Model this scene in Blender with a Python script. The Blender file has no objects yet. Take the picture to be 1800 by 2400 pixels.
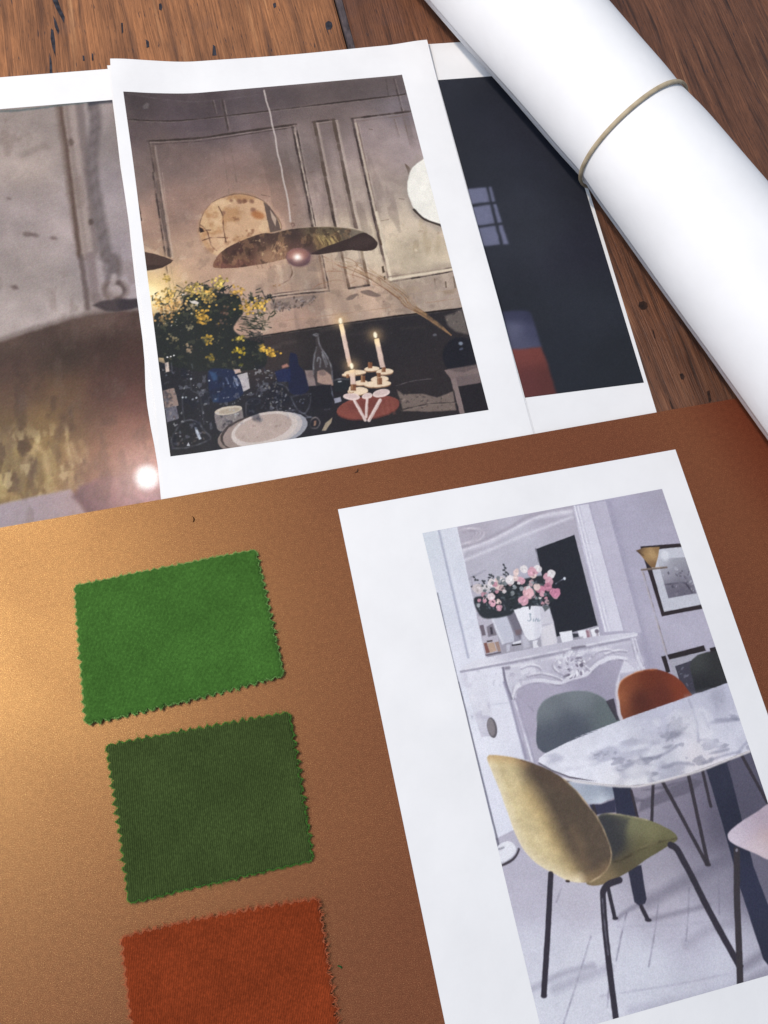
import bpy, bmesh, math, random
import numpy as np
from mathutils import Vector, Matrix

random.seed(7)
RNG = np.random.default_rng(7)
scene = bpy.context.scene
COL = scene.collection
MM = 0.001

# ------------------------------------------------------------------ camera, world, lamps, exposure
FPX, PITCH, ROLL, CAMH = 1908.0, 0.3347, 0.24907, 420.0      # focal length (px of the 1800 x 2400 survey), tilt, roll, height in mm
_cp, _sp = math.cos(PITCH), math.sin(PITCH)
_f = np.array([0, _sp, -_cp]); _u = np.array([0, _cp, _sp]); _r = np.array([1.0, 0, 0])
CR = math.cos(ROLL) * _r + math.sin(ROLL) * _u
CU = -math.sin(ROLL) * _r + math.cos(ROLL) * _u
cam = bpy.data.cameras.new('camera'); cam_o = bpy.data.objects.new('camera', cam); COL.objects.link(cam_o)
cam_o.matrix_world = Matrix(((CR[0], CU[0], -_f[0], 0), (CR[1], CU[1], -_f[1], 0), (CR[2], CU[2], -_f[2], CAMH * MM), (0, 0, 0, 1)))
cam.sensor_fit = 'VERTICAL'; cam.sensor_height = 24.0; cam.sensor_width = 18.0; cam.lens = FPX / 2400 * 24.0
cam.clip_start = 0.01; cam.clip_end = 50
scene.camera = cam_o

world = bpy.data.worlds.new('World'); scene.world = world; world.use_nodes = True
bg = world.node_tree.nodes['Background']
bg.inputs['Color'].default_value = (0.66, 0.79, 1.0, 1); bg.inputs['Strength'].default_value = 0.45

def lamp(name, kind, loc, target, power, color, **kw):
    l = bpy.data.lights.new(name, kind); l.energy = power; l.color = color
    for k, v in kw.items(): setattr(l, k, v)
    o = bpy.data.objects.new(name, l); COL.objects.link(o); o.location = loc
    o.rotation_euler = (Vector(target) - Vector(loc)).to_track_quat('-Z', 'Y').to_euler()
    return o
lamp('pendant_lamp', 'POINT', (-0.82, 0.20, 1.34), (0, 0.2, 0), 67, (1.0, 0.86, 0.70), shadow_soft_size=0.045)
lamp('cool_fill', 'AREA', (-1.05, -0.10, 1.45), (0.05, 0.25, 0), 14, (0.80, 0.89, 1.0), shape='RECTANGLE', size=0.9, size_y=0.9)  # added cool fill, overhead left, to brighten the roll and the card

vs = scene.view_settings
vs.view_transform = 'Standard'; vs.look = 'None'; vs.exposure = -0.03; vs.gamma = 1.0; vs.use_curve_mapping = False

# ------------------------------------------------------------------ survey: photograph point -> table plane (mm)
def P(x, y, z=0.0):
    d = (x - 900) / FPX * CR - (y - 1200) / FPX * CU + _f
    t = (z - CAMH) / d[2]
    return np.array([d[0] * t, d[1] * t])
def PA(pts, z=0.0):
    return np.array([P(x, y, z) for x, y in pts])
def tr(ox, oy, s):
    return lambda *pts: [(ox + x * s, oy + y * s) for x, y in pts]
K = 600 / 1659
k1, k2, k3, k4, k5, k6 = tr(0, 0, K), tr(600, 0, K), tr(1200, 0, K), tr(0, 600, K), tr(600, 600, K), tr(1200, 600, K)
d1, d2, d3, d4 = tr(780, 1040, 620 / 1659), tr(1200, 1040, K), tr(900, 1600, 500 / 1382), tr(1300, 1600, 500 / 1382)
e1 = tr(260, 400, 200 / 1475)
f1, f2, f3, f4, f5 = tr(340, 640, 360 / 1659), tr(640, 740, 360 / 1659), tr(640, 500, 300 / 1659), tr(1080, 1280, 340 / 1659), tr(1100, 1720, 360 / 1659)
fv = tr(0, 0, 1800 / 1659)
c1, c2 = tr(0, 1200, 800 / 1659), tr(0, 1800, 800 / 1659)

# ------------------------------------------------------------------ object helpers
def link(name, mesh, mat=None, parent=None):
    o = bpy.data.objects.new(name, mesh); COL.objects.link(o)
    if mat is not None: mesh.materials.append(mat)
    if parent is not None: o.parent = parent
    return o
def tag(o, label=None, cat=None, group=None, kind=None):
    if label: o['label'] = label
    if cat: o['category'] = cat
    if group: o['group'] = group
    if kind: o['kind'] = kind
    return o
def mesh_np(name, V, F, smooth=True):
    """V (n,3) in metres, F (m,4) quads."""
    me = bpy.data.meshes.new(name)
    V = np.asarray(V, np.float32); F = np.asarray(F, np.int32)
    k = F.shape[1]
    me.vertices.add(len(V)); me.vertices.foreach_set('co', V.ravel())
    me.loops.add(F.size); me.loops.foreach_set('vertex_index', F.ravel())
    me.polygons.add(len(F)); me.polygons.foreach_set('loop_start', np.arange(0, F.size, k, dtype=np.int32))
    me.polygons.foreach_set('loop_total', np.full(len(F), k, np.int32))
    me.polygons.foreach_set('use_smooth', np.full(len(F), smooth, bool))
    me.update(calc_edges=True); me.validate()
    return me
def grid_faces(nx, ny, off=0, flip=False):
    i, j = np.meshgrid(np.arange(nx - 1), np.arange(ny - 1))
    a = (j * nx + i).ravel() + off
    F = np.stack([a, a + 1, a + nx + 1, a + nx], 1)
    return F[:, ::-1] if flip else F

# ------------------------------------------------------------------ materials
def mat_new(name, rough=0.6, spec=0.3):
    m = bpy.data.materials.new(name); m.use_nodes = True
    b = m.node_tree.nodes['Principled BSDF']
    b.inputs['Roughness'].default_value = rough
    b.inputs['Specular IOR Level'].default_value = spec
    return m, m.node_tree.nodes, m.node_tree.links, b
def srgb(r, g, b, k=1.0):
    f = lambda c: ((c / 255 + 0.055) / 1.055) ** 2.4 if c > 10.3 else c / 255 / 12.92
    return (f(r) * k, f(g) * k, f(b) * k, 1)
def coords(N, L, scale=(1, 1, 1), which='Object'):
    t = N.new('ShaderNodeTexCoord'); m = N.new('ShaderNodeMapping'); m.inputs['Scale'].default_value = scale
    L.new(t.outputs[which], m.inputs['Vector']); return m.outputs['Vector']
def noise(N, L, vec, scale, detail=3, rough=0.5, dist=0.0):
    n = N.new('ShaderNodeTexNoise'); n.inputs['Scale'].default_value = scale; n.inputs['Detail'].default_value = detail
    n.inputs['Roughness'].default_value = rough; n.inputs['Distortion'].default_value = dist
    L.new(vec, n.inputs['Vector']); return n.outputs['Fac']
def ramp(N, L, fac, stops):
    r = N.new('ShaderNodeValToRGB'); e = r.color_ramp.elements
    while len(e) < len(stops): e.new(0.5)
    for el, (p, c) in zip(e, stops): el.position = p; el.color = c if len(c) == 4 else (*c, 1)
    L.new(fac, r.inputs['Fac']); return r.outputs['Color']
def mix(N, L, a, b, fac, mode='MIX'):
    m = N.new('ShaderNodeMix'); m.data_type = 'RGBA'; m.blend_type = mode
    for s, v in ((m.inputs[0], fac), (m.inputs[6], a), (m.inputs[7], b)):
        if isinstance(v, (tuple, list, float, int)): s.default_value = v
        else: L.new(v, s)
    return m.outputs[2]
def bump(N, L, b, h, strength, dist):
    n = N.new('ShaderNodeBump'); n.inputs['Strength'].default_value = strength; n.inputs['Distance'].default_value = dist
    L.new(h, n.inputs['Height']); L.new(n.outputs['Normal'], b.inputs['Normal'])

def paper_mat(name, col, rough=0.62):
    m, N, L, b = mat_new(name, rough, 0.25)
    v = coords(N, L)
    n = noise(N, L, v, 22, 5, 0.6)
    L.new(ramp(N, L, n, [(0.3, [c * 0.945 for c in col]), (0.65, col)]), b.inputs['Base Color'])
    hs = N.new('ShaderNodeMath'); hs.operation = 'MULTIPLY_ADD'; hs.inputs[1].default_value = 0.06
    L.new(noise(N, L, v, 900, 3), hs.inputs[0]); L.new(noise(N, L, v, 30, 3), hs.inputs[2])
    bump(N, L, b, hs.outputs[0], 0.16, 0.004)
    return m
M_PAPER = paper_mat('white_paper', (0.80, 0.80, 0.815))
M_ROLL = paper_mat('plotter_paper', (0.88, 0.885, 0.91))

def print_mat(name, rough=0.5):
    m, N, L, b = mat_new(name, rough, 0.16)
    a = N.new('ShaderNodeAttribute'); a.attribute_name = 'ink'
    v = coords(N, L)
    n = noise(N, L, v, 1600, 2)
    g = ramp(N, L, n, [(0.3, (0.92,) * 3), (0.7, (1.08,) * 3)])
    L.new(mix(N, L, a.outputs['Color'], g, 1.0, 'MULTIPLY'), b.inputs['Base Color'])
    bump(N, L, b, noise(N, L, v, 900, 3), 0.08, 0.0003)
    return m
M_PRINT = print_mat('printed_ink')

# ------------------------------------------------------------------ wooden table top
GA = math.radians(116.2)                                     # grain direction on the table
gx = np.array([math.cos(GA), math.sin(GA)]); gy = np.array([-gx[1], gx[0]])
def wood_mat(name, base, dark, light, scale, blue=0.35, seed=0.0):
    m, N, L, b = mat_new(name, 0.42, 0.35)
    t = N.new('ShaderNodeTexCoord'); mp = N.new('ShaderNodeMapping'); mp.inputs['Location'].default_value = (seed, seed * 0.7, 0)
    L.new(t.outputs['Object'], mp.inputs['Vector'])
    warp = N.new('ShaderNodeTexNoise'); warp.inputs['Scale'].default_value = 7; warp.inputs['Detail'].default_value = 3
    m1 = N.new('ShaderNodeMapping'); m1.inputs['Scale'].default_value = (0.45, 1, 1); L.new(mp.outputs[0], m1.inputs['Vector']); L.new(m1.outputs[0], warp.inputs['Vector'])
    ms = N.new('ShaderNodeVectorMath'); ms.operation = 'MULTIPLY_ADD'; ms.inputs[1].default_value = (0.0, 0.022, 0)
    L.new(warp.outputs['Color'], ms.inputs[0]); L.new(mp.outputs[0], ms.inputs[2])
    def stretched(sx, sy, sc, det=4, r=0.6):
        q = N.new('ShaderNodeMapping'); q.inputs['Scale'].default_value = (sx, sy, 1); L.new(ms.outputs[0], q.inputs['Vector'])
        return noise(N, L, q.outputs[0], sc, det, r)
    n_band = stretched(0.5, 12, scale, 3, 0.55)
    n_fine = stretched(3.0, 52, scale * 1.3, 5, 0.75)
    n_tone = stretched(0.8, 3.0, 9, 3, 0.6)
    n_pore = stretched(11, 95, 9, 2, 0.5)
    c = ramp(N, L, n_band, [(0.30, dark), (0.46, base), (0.60, base), (0.74, light)])
    c = mix(N, L, c, ramp(N, L, n_fine, [(0.28, (0.40, 0.38, 0.39)), (0.6, (1.12, 1.09, 1.06))]), 0.9, 'MULTIPLY')
    n_str = stretched(1.6, 150, 7, 4, 0.7)
    c = mix(N, L, c, ramp(N, L, n_str, [(0.34, (0.52, 0.50, 0.50)), (0.48, (1, 1, 1)), (0.66, (1.22, 1.2, 1.18))]), 0.85, 'MULTIPLY')
    c = mix(N, L, c, ramp(N, L, n_tone, [(0.32, (0.46, 0.43, 0.45)), (0.5, (0.95, 0.94, 0.93)), (0.66, (1.28, 1.24, 1.16))]), 0.85, 'MULTIPLY')
    pore = ramp(N, L, n_pore, [(0.29, (0.85,) * 3), (0.35, (0, 0, 0))])
    c = mix(N, L, c, srgb(48, 40, 44), pore)
    stain = ramp(N, L, noise(N, L, mp.outputs[0], 16, 4, 0.65), [(0.56, (0, 0, 0)), (0.72, (blue,) * 3)])
    c = mix(N, L, c, srgb(70, 62, 68), stain)
    L.new(c, b.inputs['Base Color'])
    L.new(ramp(N, L, n_fine, [(0.2, (0.62,) * 3), (0.8, (0.4,) * 3)]), b.inputs['Roughness'])
    hs = N.new('ShaderNodeMath'); hs.operation = 'ADD'; L.new(n_band, hs.inputs[0]); L.new(n_str, hs.inputs[1]); bump(N, L, b, hs.outputs[0], 0.55, 0.0012)
    return m
M_WOOD_L = wood_mat('worn_pine', srgb(154, 105, 70), srgb(98, 67, 50), srgb(182, 137, 98), 11)
M_WOOD_R = wood_mat('dark_pine', srgb(112, 74, 54), srgb(62, 42, 34), srgb(150, 106, 78), 17, 0.25, 3.1)
M_CRACK, _N, _L, _b = mat_new('blue_black_crack', 0.8, 0.2)
_L.new(ramp(_N, _L, noise(_N, _L, coords(_N, _L), 260, 3), [(0.3, srgb(28, 27, 32)), (0.75, srgb(64, 64, 74))]), _b.inputs['Base Color'])
M_KNOT, _N, _L, _b = mat_new('dark_knot', 0.6, 0.3)
_L.new(ramp(_N, _L, noise(_N, _L, coords(_N, _L), 300, 3), [(0.3, srgb(26, 18, 17)), (0.75, srgb(66, 44, 36))]), _b.inputs['Base Color'])

def rounded_box(name, x0, x1, y0, y1, z0, z1, bev, mat, parent=None):
    bm = bmesh.new(); bmesh.ops.create_cube(bm, size=1)
    for v in bm.verts:
        v.co = Vector(((x0 + x1) / 2 + v.co.x * (x1 - x0), (y0 + y1) / 2 + v.co.y * (y1 - y0), (z0 + z1) / 2 + v.co.z * (z1 - z0)))
    bmesh.ops.bevel(bm, geom=list(bm.edges), offset=bev, segments=2, affect='EDGES')
    me = bpy.data.meshes.new(name); bm.to_mesh(me); bm.free()
    return link(name, me, mat, parent)

table = bpy.data.objects.new('table_top', None); COL.objects.link(table)
tag(table, 'worn brown plank table top under all the papers', None, None, 'structure')
J0 = P(*k2((505, 0))[0]); J1 = P(*k2((585, 300))[0])
joint = (J0 + J1) / 2
table.location = (joint[0] * MM, joint[1] * MM, 0); table.rotation_euler = (0, 0, GA)
PW, GAP = 0.340, 0.0062
# local +x runs along the grain (away from the camera), local +y towards the left of the picture
planks = [rounded_box('plank', -0.95, 0.75, ya, yb, -0.030, 0.0, 0.0012, mat, table)
          for ya, yb, mat in ((0, PW, M_WOOD_L), (-GAP - PW, -GAP, M_WOOD_R), (-GAP - 2 * PW - 0.003, -GAP - PW - 0.003, M_WOOD_L), (PW + 0.003, 2 * PW, M_WOOD_R))]
fill_m, N, L, b = mat_new('joint_filler', 0.75, 0.2)
L.new(ramp(N, L, noise(N, L, coords(N, L, (1, 4, 1)), 60, 4, 0.7), [(0.3, srgb(44, 38, 38)), (0.55, srgb(84, 76, 80)), (0.8, srgb(112, 96, 90))]), b.inputs['Base Color'])
bump(N, L, b, noise(N, L, coords(N, L), 300, 4), 0.5, 0.001)
rounded_box('joint_filler', -0.94, 0.74, -GAP + 0.0002, -0.0014, -0.028, -0.0007, 0.0004, fill_m, table)

def table_local(p, z):
    d = np.asarray(p) - joint
    return ((d @ gx) * MM, (d @ gy) * MM, z * MM)
def flat_patch(name, pts_px, z, mat, parent):
    bm = bmesh.new()
    vs_ = [bm.verts.new(table_local(p, z)) for p in PA(pts_px)]
    f = bm.faces.new(vs_)
    if f.normal.z < 0: f.normal_flip()
    bm.normal_update()
    if f.normal.z < 0: bmesh.ops.reverse_faces(bm, faces=[f])
    bmesh.ops.triangulate(bm, faces=list(bm.faces))
    me = bpy.data.meshes.new(name); bm.to_mesh(me); bm.free()
    return link(name, me, mat, parent)
for pts in (k1((335, -60), (352, -40), (375, 0), (395, 60), (420, 110), (415, 152), (390, 105), (360, 50), (340, 0)),
            k1((345, 100), (365, 140), (385, 200), (378, 225), (355, 175)),
            k1((330, 185), (345, 195), (358, 270), (360, 370), (340, 310), (327, 250)),
            k1((320, 340), (335, 400), (340, 475), (322, 475)),
            k1((1030, 25), (1045, 22), (1052, 48), (1046, 70), (1030, 62)),
            k1((945, 255), (965, 270), (968, 305), (950, 312)),
            k1((1380, 290), (1395, 300), (1404, 360), (1376, 362)),
            k1((784, 150), (796, 148), (799, 210), (790, 222)),
            k1((594, 345), (604, 350), (607, 392), (596, 395)),
            k1((534, 360), (546, 362), (550, 394), (538, 396)),
            k2((450, 150), (468, 135), (490, 145), (497, 170), (485, 192), (462, 194), (450, 178)),
            k2((108, 25), (128, 18), (131, 45), (115, 55))):
    flat_patch('crack', pts, 0.12, M_CRACK, planks[0])
for pts in (k6((822, 300), (850, 292), (876, 305), (880, 330), (862, 348), (835, 348), (820, 325)),
            k6((1085, 765), (1105, 760), (1118, 780), (1112, 802), (1095, 800)),
            k6((1262, 880), (1280, 870), (1292, 940), (1276, 950)),
            k6((1010, 905), (1022, 930), (1048, 990), (1036, 992)),
            k6((905, 470), (918, 485), (932, 540), (920, 530))):
    flat_patch('knot', pts, 0.12, M_KNOT, planks[1])

# ------------------------------------------------------------------ painter for the printed pictures (colours in 0-255 sRGB)
def catmull(pts, closed, n=6):
    p = np.asarray(pts, float); m = len(p); out = []
    for i in range(m if closed else m - 1):
        a, b_, c, d = (p[(i - 1) % m], p[i], p[(i + 1) % m], p[(i + 2) % m]) if closed else (p[max(i - 1, 0)], p[i], p[i + 1], p[min(i + 2, m - 1)])
        for t in np.arange(n) / n:
            out.append(0.5 * (2 * b_ + (c - a) * t + (2 * a - 5 * b_ + 4 * c - d) * t * t + (3 * b_ - a - 3 * c + d) * t ** 3))
    if not closed: out.append(p[-1])
    return np.array(out)
def vnoise(ny, nx, cell, rng, octs=3):
    out = np.zeros((ny, nx), np.float32); amp = 1.0; tot = 0
    for o in range(octs):
        c = max(cell / 2 ** o, 1.2); gy_, gx_ = int(ny / c) + 3, int(nx / c) + 3
        g = rng.random((gy_, gx_)).astype(np.float32)
        yy = np.arange(ny) / c; xx = np.arange(nx) / c
        iy = yy.astype(int); ix = xx.astype(int); fy = (yy - iy)[:, None]; fx = (xx - ix)[None]
        fy = fy * fy * (3 - 2 * fy); fx = fx * fx * (3 - 2 * fx)
        out += amp * ((g[np.ix_(iy, ix)] * (1 - fx) + g[np.ix_(iy, ix + 1)] * fx) * (1 - fy) + (g[np.ix_(iy + 1, ix)] * (1 - fx) + g[np.ix_(iy + 1, ix + 1)] * fx) * fy)
        tot += amp; amp *= 0.5
    return out / tot - 0.5

class Print:
    def __init__(self, w, h, res, mapf, seed=1):
        self.w, self.h, self.res, self.mapf, self.k, self.hi = w, h, res, mapf, 0.92, 0.9
        self.nx, self.ny = int(round(w / res)) + 1, int(round(h / res)) + 1
        self.sx, self.sy = (self.nx - 1) / w, (self.ny - 1) / h
        self.im = np.zeros((self.ny, self.nx, 3), np.float32)
        self.rng = np.random.default_rng(seed)
        self.wear = np.clip(0.62 + 1.5 * vnoise(self.ny, self.nx, 3.0 * self.sx, self.rng, 3), 0.1, 1)      # ink that never lies perfectly even
    def to(self, pts):
        q = self.mapf(np.asarray(pts, float)); return np.stack([q[:, 0] * self.sx, q[:, 1] * self.sy], 1)
    def field(self, ctl, s=10.0, power=2.0):
        p = self.to([c[0] for c in ctl]); c = np.array([c[1] for c in ctl], np.float32)
        yy, xx = np.mgrid[0:self.ny, 0:self.nx].astype(np.float32)
        num = np.zeros_like(self.im); den = np.zeros((self.ny, self.nx), np.float32); s2 = (s * self.sx) ** 2
        for (px, py), cc in zip(p, c):
            w = 1.0 / ((xx - px) ** 2 + (yy - py) ** 2 + s2) ** power
            w *= s2 ** power
            num += w[..., None] * cc; den += w
        return num / den[..., None]
    def box(self, lo, hi, pad):
        x0, y0 = np.floor(lo - pad).astype(int); x1, y1 = np.ceil(hi + pad).astype(int) + 1
        x0, y0 = max(x0, 0), max(y0, 0); x1, y1 = min(x1, self.nx), min(y1, self.ny)
        return (x0, x1, y0, y1) if x1 > x0 and y1 > y0 else None
    def comp(self, bx, m, col):
        x0, x1, y0, y1 = bx; t = self.im[y0:y1, x0:x1]
        if isinstance(col, np.ndarray) and col.ndim == 3: c = col[y0:y1, x0:x1]
        else: c = np.asarray(col, np.float32)
        self.im[y0:y1, x0:x1] = t + (c - t) * m[..., None]
    def pmask(self, p, soft):
        bx = self.box(p.min(0), p.max(0), soft + 1)
        if bx is None: return None, None
        x0, x1, y0, y1 = bx
        yy, xx = np.mgrid[y0:y1, x0:x1].astype(np.float32)
        d2 = np.full(xx.shape, 1e9, np.float32); ins = np.zeros(xx.shape, bool)
        for a, b_ in zip(p, np.roll(p, -1, 0)):
            ex, ey = b_ - a; l2 = ex * ex + ey * ey + 1e-9
            t = np.clip(((xx - a[0]) * ex + (yy - a[1]) * ey) / l2, 0, 1)
            d2 = np.minimum(d2, (xx - a[0] - t * ex) ** 2 + (yy - a[1] - t * ey) ** 2)
            if abs(ey) > 1e-9:
                ins ^= ((a[1] > yy) != (b_[1] > yy)) & (xx < ex * (yy - a[1]) / ey + a[0])
        sd = np.sqrt(d2) * np.where(ins, 1, -1)
        return bx, np.clip(sd / (2 * soft) + 0.5, 0, 1)
    def poly(self, pts, col, a=1.0, soft=0.0, smooth=False):
        p = self.to(pts)
        if smooth: p = catmull(p, True, 5)
        bx, m = self.pmask(p, max(soft * self.sx, 0.6))
        if bx is None: return
        m = m * m * (3 - 2 * m)
        self.comp(bx, m * a, col)
    def line(self, pts, w, col, a=1.0, soft=0.0, smooth=True):
        p = self.to(pts)
        if smooth and len(p) > 2: p = catmull(p, False, 5)
        r = max(w * self.sx / 2, 0.45); s = max(soft * self.sx, 0.6)
        bx = self.box(p.min(0), p.max(0), r + s + 1)
        if bx is None: return
        x0, x1, y0, y1 = bx
        yy, xx = np.mgrid[y0:y1, x0:x1].astype(np.float32); d2 = np.full(xx.shape, 1e9, np.float32)
        for q, b_ in zip(p[:-1], p[1:]):
            ex, ey = b_ - q; l2 = ex * ex + ey * ey + 1e-9
            t = np.clip(((xx - q[0]) * ex + (yy - q[1]) * ey) / l2, 0, 1)
            d2 = np.minimum(d2, (xx - q[0] - t * ex) ** 2 + (yy - q[1] - t * ey) ** 2)
        self.comp(bx, np.clip((r - np.sqrt(d2)) / (2 * s) + 0.5, 0, 1) * a * (self.wear[y0:y1, x0:x1] if w < 1.05 else 1.0), col)
    def ell(self, c, rx, ry, ang, col, a=1.0, soft=0.0):
        """centre and radii in survey px, angle in degrees (clockwise in the photograph)"""
        t = np.linspace(0, 2 * np.pi, 25)[:-1]; ca, sa = math.cos(math.radians(ang)), math.sin(math.radians(ang))
        pts = np.stack([c[0] + rx * np.cos(t) * ca - ry * np.sin(t) * sa, c[1] + rx * np.cos(t) * sa + ry * np.sin(t) * ca], 1)
        self.poly(pts, col, a, soft)
    def glow(self, c, r, col, a=1.0):
        p = self.to([c])[0]; R = r * self.sx
        bx = self.box(p, p, R * 3)
        if bx is None: return
        x0, x1, y0, y1 = bx; yy, xx = np.mgrid[y0:y1, x0:x1].astype(np.float32)
        self.comp(bx, a * np.exp(-((xx - p[0]) ** 2 + (yy - p[1]) ** 2) / (R * R)), col)
    def mottle(self, cell, amp, octs=3, region=None, tint=(1, 1, 1)):
        n = vnoise(self.ny, self.nx, cell * self.sx, self.rng, octs)
        f = 1 + amp * 2 * n[..., None] * np.array(tint, np.float32)
        if region is not None: f = 1 + (f - 1) * region[..., None]
        self.im *= f
    def full_mask(self, pts, soft=0.5, smooth=False):
        p = self.to(pts)
        if smooth: p = catmull(p, True, 5)
        out = np.zeros((self.ny, self.nx), np.float32); bx, m = self.pmask(p, max(soft * self.sx, 0.6))
        if bx is not None: out[bx[2]:bx[3], bx[0]:bx[1]] = m
        return out
    def speckle(self, pts, n, cols, size, a=0.9, elong=1.6):
        """random small blots inside a polygon"""
        q = np.asarray(pts, float); lo, hi = q.min(0), q.max(0); k = 0
        while k < n:
            c = lo + self.rng.random(2) * (hi - lo); k += 1
            x, y = c; ins = False
            for (ax, ay), (bx, by) in zip(q, np.roll(q, -1, 0)):
                if (ay > y) != (by > y) and x < (bx - ax) * (y - ay) / (by - ay) + ax: ins = not ins
            if not ins: continue
            r = size * (0.4 + self.rng.random()); self.ell(c, r * (1 + (elong - 1) * self.rng.random()), r * 0.7, self.rng.random() * 180, cols[self.rng.integers(len(cols))], a * (0.6 + 0.4 * self.rng.random()), 0.15)
    def patches(self, cell, thr, width, col, a, region=None, stretch=(1, 1), octs=4):
        """irregular stains and worn spots"""
        ny, nx = int(self.ny / stretch[1]) + 2, int(self.nx / stretch[0]) + 2
        n = vnoise(ny, nx, cell * self.sx, self.rng, octs)
        iy = np.minimum((np.arange(self.ny) / stretch[1]).astype(int), ny - 1); ix = np.minimum((np.arange(self.nx) / stretch[0]).astype(int), nx - 1)
        m = np.clip((n[np.ix_(iy, ix)] - thr) / width, 0, 1) * a
        if region is not None: m = m * region
        self.im += (np.asarray(col, np.float32) - self.im) * m[..., None]
    def finish(self, warp, cell, blur, grain, tone=0.05):
        """slight wander of outlines, softness and grain of an inkjet print of a photograph"""
        yy, xx = np.mgrid[0:self.ny, 0:self.nx].astype(np.float32)
        for ax in (0, 1):
            n = vnoise(self.ny, self.nx, cell * self.sx, self.rng, 3) * 2 * warp * self.sx
            if ax: xx += n
            else: yy += n
        yy = np.clip(yy, 0, self.ny - 1.001); xx = np.clip(xx, 0, self.nx - 1.001)
        iy, ix = yy.astype(int), xx.astype(int); fy, fx = (yy - iy)[..., None], (xx - ix)[..., None]
        im = self.im
        self.im = (im[iy, ix] * (1 - fx) + im[iy, ix + 1] * fx) * (1 - fy) + (im[iy + 1, ix] * (1 - fx) + im[iy + 1, ix + 1] * fx) * fy
        if blur > 0:
            s = blur * self.sx; r = int(3 * s) + 1; k = np.exp(-np.arange(-r, r + 1) ** 2 / (2 * s * s)); k /= k.sum()
            for ax in (0, 1):
                p = np.pad(self.im, [(r, r) if a == ax else (0, 0) for a in range(3)], mode='edge'); out = np.zeros_like(self.im)
                for i, w in enumerate(k): out += w * (p[i:i + self.ny] if ax == 0 else p[:, i:i + self.nx])
                self.im = out.astype(np.float32)
        for c_, a_ in ((9, tone), (2.2, tone * 0.8)): self.im *= (1 + 2 * a_ * vnoise(self.ny, self.nx, c_ * self.sx, self.rng, 3))[..., None]
        self.im += (self.rng.random((self.ny, self.nx, 1)).astype(np.float32) - 0.5) * grain
        self.im += (self.rng.random((self.ny, self.nx, 3)).astype(np.float32) - 0.5) * grain * 0.6
    def ink(self):
        c = np.clip(self.im, 0, 255) / 255
        lin = np.where(c > 0.04045, ((c + 0.055) / 1.055) ** 2.4, c / 12.92)
        return lin * (self.k + (self.hi - self.k) * np.clip((lin - 0.6) / 0.4, 0, 1)) + 0.002

def homography(src, dst):
    A = []
    for (x, y), (u, v) in zip(src, dst):
        A.append([x, y, 1, 0, 0, 0, -u * x, -u * y]); A.append([0, 0, 0, x, y, 1, -v * x, -v * y])
    hm = np.linalg.solve(np.array(A, float), np.array(dst, float).ravel()); hm = np.append(hm, 1).reshape(3, 3)
    def f(p):
        q = np.c_[p, np.ones(len(p))] @ hm.T; return q[:, :2] / q[:, 2:]
    return f

# ------------------------------------------------------------------ sheets of paper
class Sheet:
    """flat frame of a sheet on the table: origin and angle in mm / radians, plus a height function of its own u,v"""
    def __init__(self, origin, angle, z, zf=None):
        self.o = np.asarray(origin, float); self.a = angle; self.z = z; self.zf = zf or (lambda u, v: 0 * u)
        self.ex = np.array([math.cos(angle), math.sin(angle)]); self.ey = np.array([-self.ex[1], self.ex[0]])
    def local(self, p): d = np.asarray(p) - self.o; return np.stack([d @ self.ex, d @ self.ey], -1)
    def px_local(self, pts): return self.local(PA(pts, self.z))
    def place(self, o): o.location = (self.o[0] * MM, self.o[1] * MM, self.z * MM); o.rotation_euler = (0, 0, self.a)
def sheet_mesh(name, u0, u1, v0, v1, step, zf, thick, edge=None):
    nx, ny = max(2, int((u1 - u0) / step)), max(2, int((v1 - v0) / step))
    U, Vv = np.meshgrid(np.linspace(u0, u1, nx), np.linspace(v0, v1, ny))
    if edge is not None: U, Vv = edge(U, Vv)
    Z = zf(U, Vv)
    top = np.stack([U, Vv, Z], -1).reshape(-1, 3); bot = top - [0, 0, thick]
    n = nx * ny
    F = [grid_faces(nx, ny), grid_faces(nx, ny, n, True)]
    idx = np.arange(n).reshape(ny, nx)
    ring = np.concatenate([idx[0, :], idx[1:, -1], idx[-1, ::-1][1:], idx[::-1, 0][1:-1]])
    k = len(ring); i = np.arange(k); j = (i + 1) % k                # the cut edge has vertices of its own, so the faces stay flat up to it
    F.append(np.stack([2 * n + i, 2 * n + k + i, 2 * n + k + j, 2 * n + j], 1))
    me = mesh_np(name, np.concatenate([top, bot, top[ring], bot[ring]]) * MM, np.concatenate(F))
    sm = np.ones(len(me.polygons), bool); sm[-len(ring):] = False
    me.polygons.foreach_set('use_smooth', sm)
    return me
def print_mesh(name, pr, u0, v0, zf, lift=0.07):
    U, Vv = np.meshgrid(u0 + np.linspace(0, pr.w, pr.nx), v0 + np.linspace(0, pr.h, pr.ny))
    Z = zf(U, Vv) + lift
    me = mesh_np(name, np.stack([U, Vv, Z], -1).reshape(-1, 3) * MM, grid_faces(pr.nx, pr.ny))
    at = me.attributes.new('ink', 'FLOAT_COLOR', 'POINT')
    c = np.ones((pr.nx * pr.ny, 4), np.float32); c[:, :3] = pr.ink().reshape(-1, 3)
    at.data.foreach_set('color', c.ravel())
    return me
def sstep(a, b, x):
    t = np.clip((x - a) / (b - a), 0, 1); return t * t * (3 - 2 * t)

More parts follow.
